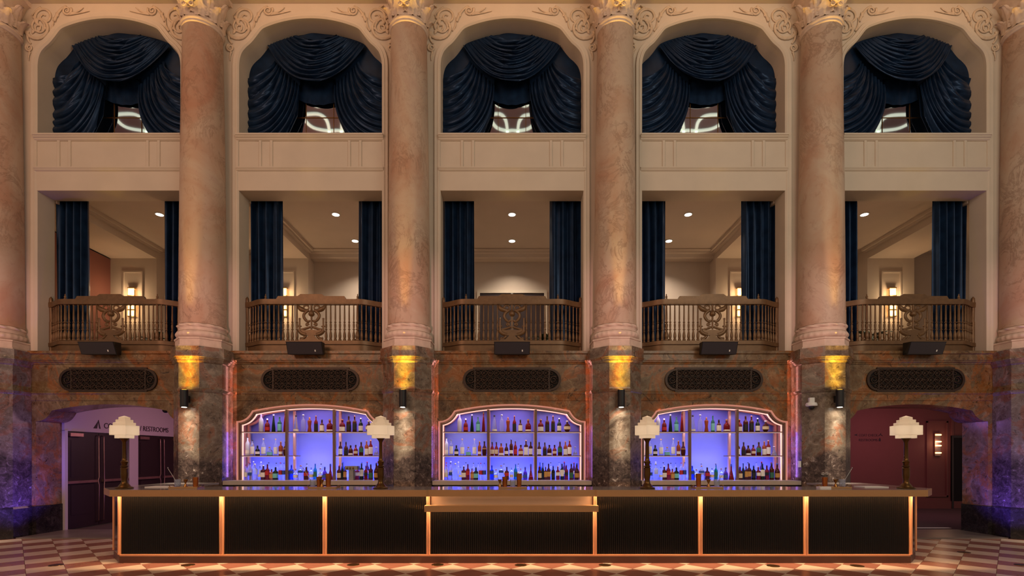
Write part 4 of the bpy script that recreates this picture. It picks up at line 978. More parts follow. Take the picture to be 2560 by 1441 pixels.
# ------------------------------------------------------------------ back bars: niche frame, shelves, counter
ZT_ = 1.104
def make_back_bar(bx):
    t = thing('back_bar_shelves', 'b', 'shelves', (bx, YM, ZT_), 'lit bottle shelves in the marble niches')
    path = [(-1.454, ZT_)] + list(reversed(niche_path)) + [(1.454, ZT_)]
    path = [(bx + x, z) for x, z in path]
    MB().sweep(path, [(0.0, YM + .02), (0.0, 9.895), (-0.012, 9.888), (-0.026, 9.895), (-0.034, 9.915), (-0.034, YM + .05)]).build('outer_moulding', M['glow_moulding'], t, auto=40)
    MB().sweep(path, [(-0.034, YM + .05), (-0.034, 9.908), (-0.042, 9.902), (-0.066, 9.902), (-0.074, 9.912), (-0.074, 9.965), (-0.034, 9.965)]).build('frame', M['frame'], t, auto=40)
    MB().sweep(path, [(-0.03, 9.968), (-0.094, 9.968), (-0.094, 9.985), (-0.03, 9.985)]).build('led_line', M['led_reveal'], t)
    MB().sweep(path, [(-0.03, 10.25), (-0.075, 10.25), (-0.075, 10.31), (-0.03, 10.31)]).build('rear_frame', M['frame_rose'], t, auto=40)
    pl = [(x * 0.995, z - .004) for x, z in niche_path] + [(-1.447, ZT_ + .001), (1.447, ZT_ + .001)]
    MB().plate([[(bx + x, z) for x, z in pl]], 10.385, 10.40).build('back_panel', M['back_panel'], t)
    MB().sweep(path, [(-0.001, 9.96), (-0.008, 9.96), (-0.008, 10.385), (-0.001, 10.385)]).build('niche_lining', M['frame_rose'], t, auto=40)
    for x in (-0.470, 0.470):
        zt = 2.50
        MB().bbox(bx + x - .026, bx + x + .026, 9.905, 9.965, ZT_, zt, .006).build('front_mullion', M['frame'], t)
        MB().bbox(bx + x - .026, bx + x + .026, 10.26, 10.31, ZT_, zt, .006).build('rear_mullion', M['frame_rose'], t)
    for nm, z in (('top', 2.045), ('middle', 1.570)):
        for i, (a, b) in enumerate(((-1.37, -.496), (-.444, .444), (.496, 1.37))):
            if nm == 'middle' and i == 1 and bx != 0.0:
                for (c, d_) in ((-.444, -.36), (.36, .444)): MB().box(bx + c, bx + d_, 10.20, 10.31, z, z + .018).build('shelf_bracket', M['frame'], t)
                continue
            s_ = MB().box(bx + a, bx + b, 9.935, 10.36, z, z + .018).build('shelf', M['frame'], t)
            MB().box(bx + a, bx + b, 9.945, 9.958, z - .006, z).build('led_strip', M['led_warm'], s_)
    MB().box(bx - 1.36, bx + 1.36, 10.345, 10.375, ZT_, ZT_ + .012).build('led_strip', M['led_blue'], t)
    for x in (-0.93, 0, 0.93):
        light('niche_blue', 'AREA', (bx + x, 10.30, ZT_ + .02), 9.0, (0.10, 0.15, 1.0), (bx + x, 10.36, 2.2), size=0.8, shape='RECTANGLE', size_y=0.06)
        light('niche_violet', 'AREA', (bx + x, 10.10, 2.42 if x else 2.53), 1.5, (0.46, 0.22, 1.0), (bx + x, 10.25, 1.6), size=0.7, shape='RECTANGLE', size_y=0.1)
        light('niche_violet', 'AREA', (bx + x, 10.00, 2.03), 1.6, (0.40, 0.34, 1.0), (bx + x, 10.2, 1.4), size=0.8, shape='RECTANGLE', size_y=0.03)
    for z in (2.40, 2.035, 1.562):
        for x in (-0.93, 0, 0.93):
            light('shelf_led', 'AREA', (bx + x, 9.975, z if z < 2.1 or x else 2.50), 1.4 if z < 2.1 else 0.8, (1.0, 0.88, 0.82), (bx + x, 10.10, z - .24), size=0.8, shape='RECTANGLE', size_y=0.02)
    light('niche_pink', 'AREA', (bx, 9.92, 2.50), 2.0, (1.0, 0.55, 0.42), (bx, 9.80, 1.4), size=2.2, shape='RECTANGLE', size_y=0.03)
    return t
for k in (1, 2, 3):
    t = make_back_bar(BAYS[k]); t['label'] = 'bronze framed shelves glowing blue in the %s bottle niche' % BN[k]
    bx = BAYS[k]
    c = thing('back_counter', 'pale stone back counter under the %s bottle niche' % BN[k], 'counter', (bx, 9.74, 0), 'back counters under the niches')
    MB().box(bx - 1.52, bx + 1.52, 9.54, 10.385, ZT_ - .078, ZT_).build('worktop', M['counter'], c)
    MB().box(bx - 1.50, bx + 1.50, 9.60, 9.92, 0.0, ZT_ - .078).build('cabinet', M['dark_cab'], c)
    MB().box(bx - 1.30, bx + 1.25, 9.575, 9.60, 0.86, 1.0).build('fridge_rail', M['steel'], c)
    # coloured LED wash lights standing in the corners between niche frame and pedestal
    for sx in ((-1,) if k == 1 else (1,) if k == 3 else (-1, 1)):
        xx = bx + sx * 1.475
        light('pink_wash', 'AREA', (xx - sx * .03, 9.88, 2.80), 1.5, (1.0, 0.36, 0.30), (xx + sx, 9.72, 2.75), shape='RECTANGLE', size=1.5, size_y=0.015).rotation_euler = (PI / 2, 0, 0)
        light('violet_wash', 'AREA', (xx - sx * .03, 9.88, 1.66), 1.8, (0.46, 0.20, 1.0), (xx + sx, 9.72, 1.66), shape='RECTANGLE', size=1.0, size_y=0.015)
        for o in COL.objects[-2:]:
            q = Vector((sx, -0.25, 0)).normalized(); z_ = -q; y_a = Vector((0, 0, 1)).cross(z_).normalized()
            from mathutils import Matrix
            o.rotation_euler = Matrix((Vector((0, 0, 1)), y_a * -1 if False else z_.cross(Vector((0, 0, 1))).normalized(), z_)).transposed().to_euler()

# ------------------------------------------------------------------ bottles
PR = {  # normalised profiles (radius share of half width, height share), cross-section squareness
 'tall': ([(.9, 0), (1, .02), (1, .60), (.92, .68), (.55, .76), (.34, .82), (.32, .93), (.36, .94), (.36, .97)], 2),
 'wine': ([(.9, 0), (1, .02), (1, .56), (.9, .64), (.5, .72), (.34, .78), (.32, .95)], 2),
 'bourbon': ([(.9, 0), (1, .02), (1, .46), (.95, .56), (.7, .66), (.36, .72), (.33, .88), (.4, .89), (.4, .92)], 2),
 'round': ([(.7, 0), (.85, .03), (.98, .20), (1, .34), (.94, .50), (.7, .62), (.36, .70), (.30, .88), (.36, .89), (.36, .92)], 2),
 'cone': ([(.95, 0), (1, .02), (.95, .2), (.70, .50), (.48, .72), (.36, .84), (.36, .93)], 2),
 'square': ([(.95, 0), (1, .02), (1, .58), (.92, .65), (.45, .71), (.36, .75), (.34, .91), (.4, .92), (.4, .94)], 5),
 'squat': ([(.9, 0), (1, .03), (1, .44), (.92, .56), (.6, .66), (.36, .70), (.32, .84), (.4, .85), (.4, .88)], 3),
 'flask': ([(.30, 0), (.62, .06), (.92, .20), (1, .36), (.92, .52), (.60, .66), (.28, .73), (.22, .88)], 2),
 'pyramid': ([(.95, 0), (1, .03), (.9, .12), (.55, .42), (.3, .6), (.25, .86)], 4),
 'waist': ([(.95, 0), (1, .03), (.72, .30), (.70, .40), (.98, .70), (.9, .78), (.4, .82), (.36, .92)], 2)}
bm_cache = {}
def bottle(bx, ix, ytop, zbase, d, wpx, shape, glass, cap, lab, labels_text, ybot=None, dd=0.0):
    """ix, ytop, wpx: pixel column, top row and width measured in the centre niche at depth d"""
    x = px(ix, d); hgt = EYE + (HY - ytop) * d / F - zbase; w = wpx * d / F / 2
    prof, sq = PR[shape]; ay = 0.55 if shape == 'flask' else 1.0
    key = (shape, round(hgt, 3), round(w, 3), glass)
    z1 = prof[-1][1]
    if key not in bm_cache:
        mb = MB().lathe([(r * w, z * hgt) for r, z in prof], (0, 0, 0), 16, None, sq, 1.0, ay)
        o = mb.build('bottle', G[glass], None, auto=60); bm_cache[key] = o.data; bpy.data.objects.remove(o)
    o = bpy.data.objects.new('bottle', bm_cache[key]); COL.objects.link(o); o.location = (bx + x, d + dd, zbase + .001)
    tag(o, labels_text, 'bottle', 'spirit bottles in the lit niches')
    def child(nm, prof_, m, sq_=2.0, ay_=1.0):
        k2 = (key, nm, m.name)
        if k2 not in bm_cache:
            q = MB().lathe(prof_, (0, 0, 0), 16, None, sq_, 1.0, ay_).build(nm, m, None, auto=50); bm_cache[k2] = q.data; bpy.data.objects.remove(q)
        c = bpy.data.objects.new(nm, bm_cache[k2]); COL.objects.link(c); c.parent = o
    rn = max(0.30 * w, 0.010) * 1.15
    if cap == 'ball':
        child('stopper', [(rn * .6, z1 * hgt), (rn * 1.25, (z1 + .02) * hgt), (rn * 1.5, (z1 + .045) * hgt), (rn * 1.1, (z1 + .07) * hgt), (.002, (z1 + .08) * hgt)], K['white'])
    elif cap: child('cap', [(rn, (z1 - .02) * hgt), (rn * 1.06, (z1 - .015) * hgt), (rn * 1.06, .992 * hgt), (rn * .9, hgt)], K[cap])
    if lab:
        lc, a, b = lab
        rr = max(r for r, z in prof if z <= b + .08)
        child('label', [(rr * w * 1.03, a * hgt), (rr * w * 1.03, b * hgt)], L[lc], sq, ay)
    return o
def half(lab): return lab
TOP = [(1149, 1036, 11.5, 'tall', 'frost', 'white', None, 'tall frosted white'), (1164.4, 1047, 11.5, 'squat', 'red', 'white', ('red', .12, .36), 'squat dark red'),
       (1180, 1037, 9.5, 'cone', 'dgreen', 'ball', None, 'dark tapering'), (1195, 1043, 10.5, 'wine', 'green', 'green', ('teal', .08, .52), 'pale green'),
       (1208.8, 1031, 8.5, 'cone', 'red', 'wood', None, 'tall red tapering'), (1236, 1039, 13, 'cone', 'clear', 'black', ('white', .05, .16), 'clear flared'),
       (1254.4, 1039, 11, 'tall', 'clear', 'ball', None, 'clear ball-stoppered'), (1270, 1044, 10.5, 'waist', 'amber', 'wood', None, 'waisted amber'),
       (1286, 1040, 9.5, 'wine', 'red', 'wood', ('black', .06, .50), 'slim red black-labelled'), (1301, 1050, 11, 'squat', 'brown', 'black', ('white', .08, .54), 'brown white-labelled'),
       (1320.5, 1049, 15, 'squat', 'red', 'wood', ('white', .06, .18), 'broad red'), (1351.8, 1049, 15, 'bourbon', 'red', 'wood', ('white', .06, .40), 'broad red cream-labelled'),
       (1368, 1040, 10.5, 'square', 'brown', 'black', ('black', .10, .46), 'dark square'), (1382.6, 1040, 9.5, 'square', 'brown', 'wood', ('black', .12, .52), 'slim dark amber'),
       (1398, 1046, 11, 'bourbon', 'dgreen', 'white', ('white', .08, .44), 'dark white-labelled'), (1418, 1052, 17, 'flask', 'brown', 'white', ('cream', .22, .48), 'round flask-shaped')]
MID = [(1116, 1095, 10.5, 'tall', 'frost', 'black', ('white', .10, .30), 'tall frosted'), (1128, 1100, 10, 'tall', 'clear', 'black', ('white', .10, .58), 'clear white-labelled'),
       (1141, 1114, 11, 'squat', 'black', 'black', ('white', .14, .40), 'small black'), (1155.6, 1098, 11, 'wine', 'clear', 'wood', ('white', .10, .50), 'tall clear white-labelled'),
       (1171, 1118, 14, 'squat', 'clear', 'wood', ('teal', .06, .40), 'squat clear'), (1186, 1098, 10, 'wine', 'clear', 'wood', ('white', .10, .50), 'slim clear white-labelled'),
       (1199, 1104, 9.5, 'square', 'amber', 'wood', ('white', .10, .28), 'slim amber'), (1211, 1104, 12.5, 'round', 'brown', 'black', ('gold', .44, .50), 'rounded dark brown'),
       (1230.5, 1106, 11, 'round', 'red', 'black', ('cream', .12, .44), 'first round red'), (1241, 1106, 11, 'round', 'red', 'black', ('cream', .12, .44), 'second round red'),
       (1253, 1109, 12.5, 'square', 'amber', 'black', ('white', .04, .20), 'square amber'), (1266, 1109, 10.5, 'bourbon', 'brown', 'black', ('white', .12, .36), 'brown banded'),
       (1278, 1098, 9.5, 'square', 'brown', 'blue', ('white', .12, .32), 'tall brown'), (1288.4, 1104, 9.5, 'wine', 'red', 'black', ('red', .10, .44), 'slim red'),
       (1302, 1113, 13, 'squat', 'red', 'black', ('cream', .12, .42), 'squat red'), (1315, 1101, 11, 'square', 'brown', 'wood', ('white', .04, .54), 'white-labelled brown'),
       (1326.6, 1105, 10.5, 'square', 'brown', 'black', ('white', .08, .50), 'dark white-labelled'),
       (1348, 1106, 10.5, 'bourbon', 'brown', 'black', ('white', .08, .48), 'white-labelled brown'), (1362, 1107, 10.5, 'bourbon', 'brown', 'black', ('black', .08, .40), 'dark brown'),
       (1373.6, 1113, 12.5, 'bourbon', 'brown', 'black', ('white', .06, .22), 'stout brown'), (1386.4, 1113, 11, 'squat', 'red', 'black', ('cream', .18, .42), 'squat red'),
       (1400, 1105, 12, 'bourbon', 'brown', 'black', ('green', .24, .56), 'green-labelled brown'), (1413.6, 1104, 10.5, 'wine', 'amber', 'wood', ('white', .06, .46), 'amber white-labelled'),
       (1423.8, 1101, 11, 'wine', 'red', 'wood', ('white', .10, .54), 'tall red white-labelled'), (1438, 1116, 13, 'pyramid', 'clear', 'ball', None, 'clear pyramid')]
BOT = [(1115.5, 1164, 9.5, 'tall', 'clear', 'red', ('white', .2, .5), 'red-capped clear'), (1126, 1158, 10, 'tall', 'clear', 'green', ('blue', .25, .45), 'green-capped clear'),
       (1138.5, 1159, 13, 'square', 'clear', 'white', None, 'large clear'), (1151, 1168, 9.5, 'tall', 'clear', 'black', ('white', .2, .4), 'small clear'),
       (1159.5, 1165, 11.5, 'square', 'brown', 'white', ('white', .18, .50), 'dark white-labelled'), (1169.7, 1161, 10, 'square', 'red', 'black', ('red', .30, .55), 'dark red'),
       (1180, 1172, 10, 'square', 'amber', 'black', ('gold', .15, .55), 'copper-labelled'), (1190, 1169, 12, 'square', 'dgreen', 'black', ('teal', .15, .5), 'dark green'),
       (1202, 1158, 9.5, 'tall', 'clear', 'red', ('red', .3, .55), 'red-labelled clear'), (1211, 1158, 9.5, 'tall', 'clear', 'blue', ('blue', .3, .55), 'blue-labelled clear'),
       (1229.7, 1164, 10.5, 'square', 'blue', 'blue', ('blue', .4, .6), 'blue'), (1240, 1174, 12, 'bourbon', 'clear', 'wood', ('white', .2, .45), 'short clear'),
       (1253, 1164, 13, 'square', 'clear', 'wood', ('blue', .48, .62), 'wide clear'), (1267, 1168, 11.5, 'square', 'brown', 'black', ('red', .30, .55), 'dark purple-labelled'),
       (1279, 1171, 10.5, 'tall', 'clear', 'black', ('cream', .2, .45), 'small pale'), (1289, 1161, 9.5, 'wine', 'teal', 'blue', ('green', .2, .5), 'teal'),
       (1302, 1172, 11.5, 'bourbon', 'clear', 'wood', ('white', .15, .40), 'clear pale-labelled'), (1313, 1168, 11, 'squat', 'purple', 'blue', ('blue', .15, .4), 'purple'),
       (1327, 1161, 13, 'pyramid', 'red', 'blue', None, 'pointed red'), (1349, 1166, 10.5, 'square', 'brown', 'red', ('cream', .14, .48), 'red-capped'),
       (1357, 1158, 7, 'wine', 'dgreen', 'black', None, 'dark tall'), (1364, 1167, 8.5, 'square', 'brown', 'wood', ('gold', .2, .6), 'gold-labelled brown'),
       (1371.6, 1160, 10, 'square', 'brown', 'black', ('gold', .2, .5), 'dark gold-labelled'), (1383, 1165, 9.5, 'square', 'black', 'blue', ('black', .15, .5), 'black'),
       (1394.5, 1166, 10, 'square', 'red', 'wood', ('white', .30, .55), 'red pale-labelled'), (1405, 1160, 10, 'square', 'dgreen', 'black', ('white', .22, .62), 'dark green white-labelled'),
       (1416, 1163, 9.5, 'square', 'red', 'blue', ('black', .3, .5), 'slim red'), (1428, 1160, 10.5, 'square', 'brown', 'green', ('green', .12, .45), 'green-banded'),
       (1442, 1159, 14, 'round', 'brown', 'blue', ('gold', .14, .40), 'dark round')]
REAR = [(1116, 1157, 'clear', 'red'), (1127, 1154, 'clear', 'white'), (1146, 1155, 'clear', 'white'), (1165, 1157, 'clear', 'black'), (1184, 1158, 'clear', 'black'), (1196, 1158, 'clear', 'blue'),
        (1260, 1160, 'clear', 'black'), (1296, 1160, 'clear', 'black'), (1350, 1156, 'blue', 'blue'), (1377, 1157, 'clear', 'black'), (1398, 1156, 'clear', 'blue'), (1411, 1155, 'purple', 'red'), (1435, 1157, 'purple', 'red')]
def ordn(i): 
    n = i + 1; return '%d%s' % (n, 'th' if 10 <= n % 100 <= 20 else {1: 'st', 2: 'nd', 3: 'rd'}.get(n % 10, 'th'))
for k in (1, 2, 3):
    bx = BAYS[k]; nb = BN[k]; rnd = random.Random(k)
    i = 0
    for e in TOP:
        e = list(e)
        if k == 3 and e[0] == 1286: e[3:8] = ['wine', 'green', 'green', ('teal', .08, .52), 'pale green']
        bottle(bx, e[0], e[1], 2.063, 10.08, e[2] * .95, e[3], e[4], e[5], e[6], '%s bottle, %s from left on top shelf of the %s niche' % (e[7], ordn(i), nb)); i += 1
    i = 0
    for e in MID:
        if k != 2 and 1220 < e[0] < 1340: continue
        e = list(e); e[1] += rnd.uniform(-1.5, 1.5) if k != 2 else 0
        bottle(bx, e[0], e[1], 1.588, 10.06, e[2] * .92, e[3], e[4], e[5], e[6], '%s bottle, %s from left on middle shelf of the %s niche' % (e[7], ordn(i), nb)); i += 1
    i = 0
    for e in BOT:
        if k == 1 and 1365 < e[0] < 1385: continue
        e = list(e); e[1] += rnd.uniform(-1.5, 1.5) if k != 2 else 0
        bottle(bx, e[0], e[1], ZT_, 9.98, e[2] * 0.93, e[3], e[4], e[5], e[6], '%s bottle, %s from left in front row on %s back counter' % (e[7], ordn(i), nb)); i += 1
    for i, e in enumerate(REAR):
        if k == 1 and 1365 < e[0] < 1385: continue
        bottle(bx, e[0], e[1], ZT_, 10.14, 9.5, 'tall', e[2], e[3], ('white', .3, .5), 'half-hidden bottle, %s from left in rear row on %s back counter' % (ordn(i), nb))
# beer tap tower in the left niche
bx = -4.0; tx = px(880, 9.85)
t = thing('beer_tap_tower', 'steel beer tap tower among bottles in the left niche', 'beer tap', (tx, 9.85, ZT_))
MB().bbox(tx - .055, tx + .055, 9.80, 9.90, ZT_, ZT_ + .20, .015).build('column', M['steel'], t)
MB().bbox(tx - .13, tx + .14, 9.79, 9.91, ZT_ + .20, ZT_ + .28, .02).build('head', M['steel'], t)
for q in (-.08, -.02, .04): MB().lathe([(.012, 0), (.014, .02), (.010, .05)], (tx + q, 9.775, ZT_ + .215), 10).build('tap', M['brass'], t, smooth=True)

# ------------------------------------------------------------------ the bar
ZT = 1.085; YF_ = 7.43
bar = thing('bar_counter', 'long bar counter with black fluted panels and copper posts', 'bar counter', (0.04, 7.8, 0))
def outline(fl_, yl, fr_, chl, chr_, bl):
    (xl, yl_), (xr, yr_) = fl_, fr_
    return [(xl, yl_), (xr, yr_), (xr + chr_, yr_ + chr_), (xr + chr_, bl), (xl - chl, bl), (xl - chl, yl_ + chl)]
# plinth and core
pl = outline((-5.79, 7.37), 0, (5.88, 7.37), 0.40, 0.34, 9.2)
MB().levels([pl] * 2, [0.0, 0.10]).build('plinth', M['bar_plinth'], bar)
MB().levels([[(x, y) for x, y in outline((-5.795, 7.385), 0, (5.885, 7.385), 0.40, 0.34, 9.2)]] * 2, [0.10, 0.118]).build('copper_line', M['copper'], bar)
core = [(-5.82, 7.47), (5.92, 7.47), (6.20, 7.75), (6.20, 9.2), (5.5, 9.2), (5.5, 8.1), (-5.4, 8.1), (-5.4, 9.2), (-6.16, 9.2), (-6.16, 7.81)]
MB().levels([core] * 2, [0.118, 1.0]).build('core', M['dark_cab'], bar)
posts = [px(298.5, YF_), px(554.5, YF_), px(812, YF_), px(1071, YF_), px(1487, YF_), px(1751, YF_), px(2014.6, YF_), px(2277, YF_)]
for i, x in enumerate(posts):
    zt = 1.02
    for q in ((0.0,) if i in (0, 7) else (-.0135, .0135)):
        MB().bbox(x + q - .013, x + q + .013, 7.405, 7.47, 0.118, zt, .005).build('post', M['copper'], bar)
def fluted(x0, x1, z0, z1, parent, name='fluted_panel', pitch=0.0285):
    n = max(1, int(round((x1 - x0) / pitch))); vs = []; fs = []; mb = MB(); p = (x1 - x0) / n; seg = 5
    xs = []
    for i in range(n):
        for j in range(seg): a = PI * j / seg; xs.append((x0 + p * (i + j / seg), 7.452 - 0.010 * math.sin(a)))
    xs.append((x1, 7.452))
    m = len(xs); mb.add([(x, y, z0) for x, y in xs] + [(x, y, z1) for x, y in xs], [(i, i + 1, m + i + 1, m + i) for i in range(m - 1)])
    return mb.build(name, M['bar_panel'], parent, auto=70, fix=False)
for i in range(7):
    a, b = posts[i] + (.014 if i == 0 else .028), posts[i + 1] - (.014 if i == 6 else .028)
    fluted(a, b, 0.118, 0.76 if i == 3 else 1.02, bar)
# chamfered ends with dark panels
MB().add([(-5.845, 7.425, .118), (-6.19, 7.77, .118), (-6.19, 7.77, 1.02), (-5.845, 7.425, 1.02)], [(0, 1, 2, 3)]).build('end_panel', M['bar_panel'], bar, fix=False)
MB().add([(5.94, 7.425, .118), (6.23, 7.715, .118), (6.23, 7.715, 1.02), (5.94, 7.425, 1.02)], [(0, 1, 2, 3)]).build('end_panel', M['bar_panel'], bar, fix=False)
MB().box(-6.205, -6.18, 7.765, 7.79, .118, 1.02).build('post', M['copper'], bar); MB().box(6.22, 6.245, 7.71, 7.735, .118, 1.02).build('post', M['copper'], bar)
# lowered service shelf in the centre
MB().box(posts[3] + .033, posts[4] - .033, 7.446, 7.48, 0.76, 1.02).build('tan_panel', M['bar_leather'], bar)
MB().box(posts[3] - .035, posts[4] + .03, 7.30, 7.46, 0.835, 0.855).build('service_shelf', M['bar_edge'], bar)
MB().box(posts[3] - .035, posts[4] + .03, 7.285, 7.30, 0.765, 0.855).build('service_shelf_edge', M['bar_edge'], bar)
# bar top: separate continuous thing, a stone slab with hollow bronze fascia
top = thing('bar_worktop', 'grey polished stone bar top with bronze edge', 'bar top', (0.1, 7.8, ZT))
to = [(-5.87, 7.30), (posts[3] - .01, 7.30), (posts[3] + .02, 7.33), (posts[4] - .02, 7.33), (posts[4] + .01, 7.30), (6.07, 7.30), (6.42, 7.65), (6.42, 9.25), (5.45, 9.25), (5.45, 8.10), (-5.42, 8.10), (-5.42, 9.25), (-6.34, 9.25), (-6.34, 7.77)]
MB().levels([to] * 2, [ZT - .03, ZT]).build('slab', M['bar_top'], top)
def fascia(pts, z0, z1, th):
    mb = MB(); P = [Vector(p) for p in pts]; n = len(P); inn = []
    for i in range(n):
        d1 = (P[i] - P[i - 1]).normalized() if i > 0 else (P[1] - P[0]).normalized(); d2 = (P[i + 1] - P[i]).normalized() if i < n - 1 else d1
        nn = Vector((-d1.y, d1.x)) + Vector((-d2.y, d2.x)); nn = nn / max(.4, nn.dot(Vector((-d1.y, d1.x))))
        inn.append(P[i] + nn * th)
    lp = [(p.x, p.y) for p in P] + [(p.x, p.y) for p in reversed(inn)]
    # split into quads per segment
    for i in range(n - 1):
        q = [(P[i].x, P[i].y), (P[i + 1].x, P[i + 1].y), (inn[i + 1].x, inn[i + 1].y), (inn[i].x, inn[i].y)]
        mb.levels([q] * 2, [z0, z1])
    return mb
fascia([(-6.342, 9.25), (-6.342, 7.766), (-5.872, 7.296), (posts[3] - .01, 7.296), (posts[3] + .02, 7.326), (posts[4] - .02, 7.326), (posts[4] + .01, 7.296), (6.072, 7.296), (6.422, 7.646), (6.422, 9.25)], ZT - .098, ZT - .002, 0.022).build('edge', M['bar_edge'], top)
# warm LED strips under the edge of the bar top (light runs down the front and onto the floor)
light('bar_led', 'AREA', ((-5.86 + posts[3]) / 2, 7.342, ZT - .034), 85, (1.0, 0.63, 0.35), ((-5.86 + posts[3]) / 2, 7.342, 0), shape='RECTANGLE', size=posts[3] + 5.86, size_y=0.012)
light('bar_led', 'AREA', ((6.06 + posts[4]) / 2, 7.342, ZT - .034), 85, (1.0, 0.63, 0.35), ((6.06 + posts[4]) / 2, 7.342, 0), shape='RECTANGLE', size=6.06 - posts[4], size_y=0.012)
light('bar_led', 'AREA', ((posts[3] + posts[4]) / 2, 7.372, ZT - .034), 1.2, (1.0, 0.72, 0.50), ((posts[3] + posts[4]) / 2, 7.372, 0), shape='RECTANGLE', size=posts[4] - posts[3], size_y=0.012)
light('bar_led', 'AREA', ((posts[3] + posts[4]) / 2, 7.325, 0.828), 33, (1.0, 0.63, 0.35), ((posts[3] + posts[4]) / 2, 7.325, 0), shape='RECTANGLE', size=posts[4] - posts[3], size_y=0.012)
light('bar_led', 'AREA', (-6.02, 7.62, ZT - .034), 3, (1.0, 0.58, 0.28), (-6.02, 7.62, 0), size=0.08)

# ------------------------------------------------------------------ bar lamps
def make_lamp(cx, y):
    t = thing('table_lamp', 'l', 'lamp', (cx, y, ZT), 'stepped glass lamps on the bar')
    MB().lathe([(.115, 0), (.118, .012), (.112, .02), (.085, .026), (.075, .045), (.055, .07), (.045, .085), (.042, .10)], (cx, y, ZT), 32).build('base', M['brass_dark'], t, auto=40)
    MB().lathe([(.042, .10), (.038, .13), (.046, .17), (.05, .22), (.048, .27), (.052, .31), (.04, .325), (.052, .335), (.052, .345), (.036, .355), (.04, .38), (.046, .395), (.05, .41), (.034, .425), (.034, .45), (.03, .455)], (cx, y, ZT), 24).build('baluster', M['brass_dark'], t, auto=40)
    MB().lathe([(.029, .45), (.027, .70), (.034, .72), (.05, .745), (.066, .765), (.066, .772)], (cx, y, ZT), 24).build('stem', M['brass_dark'], t, auto=40)
    MB().lathe([(.03, .772), (.03, .80), (.012, .82), (.012, .86)], (cx, y, ZT), 12).build('socket', M['brass_dark'], t)
    sh = thing('shade', None, None, (0, 0, 0)); sh.parent = t
    def tier(r, z0, z1, r2=None, zt=None):
        mb = MB(); lp = lambda rr: [(cx + rr * math.cos(a), y + rr * math.sin(a)) for a in [R(12) + i * PI / 3 for i in range(6)]]
        mb.levels([lp(r), lp(r)], [ZT + z0, ZT + z1], cap=False)
        b = r2 if r2 else r * .6
        mb.levels([lp(r * .62), lp(r)], [ZT + z0, ZT + z0], cap=False)
        mb.levels([lp(r), lp(b)], [ZT + z1, ZT + (zt or z1)], cap=False)
        mb.build('shade_tier', M['lamp_shade'], sh, fix=False)
    tier(.134, .765, .818, .134); tier(.203, .814, .955, .15); tier(.156, .955, 1.0, .115); tier(.120, 1.0, 1.045, .078); tier(.081, 1.045, 1.082, .001, 1.11)
    light('lamp_glow', 'POINT', (cx, y, ZT + .88), 0.8, (1.0, 0.84, 0.66), shadow_soft_size=0.03)
    return t
lamps = [(311, 'leftmost bar lamp, in front of the doors'), (952, 'second bar lamp from left, right of the left niche'), (1618, 'third bar lamp from left, left of the right niche'), (2265, 'rightmost bar lamp, in front of the maroon passage')]
for ix, lab in lamps: make_lamp(px(ix, 7.62), 7.62)['label'] = 'lit stepped white glass ' + lab

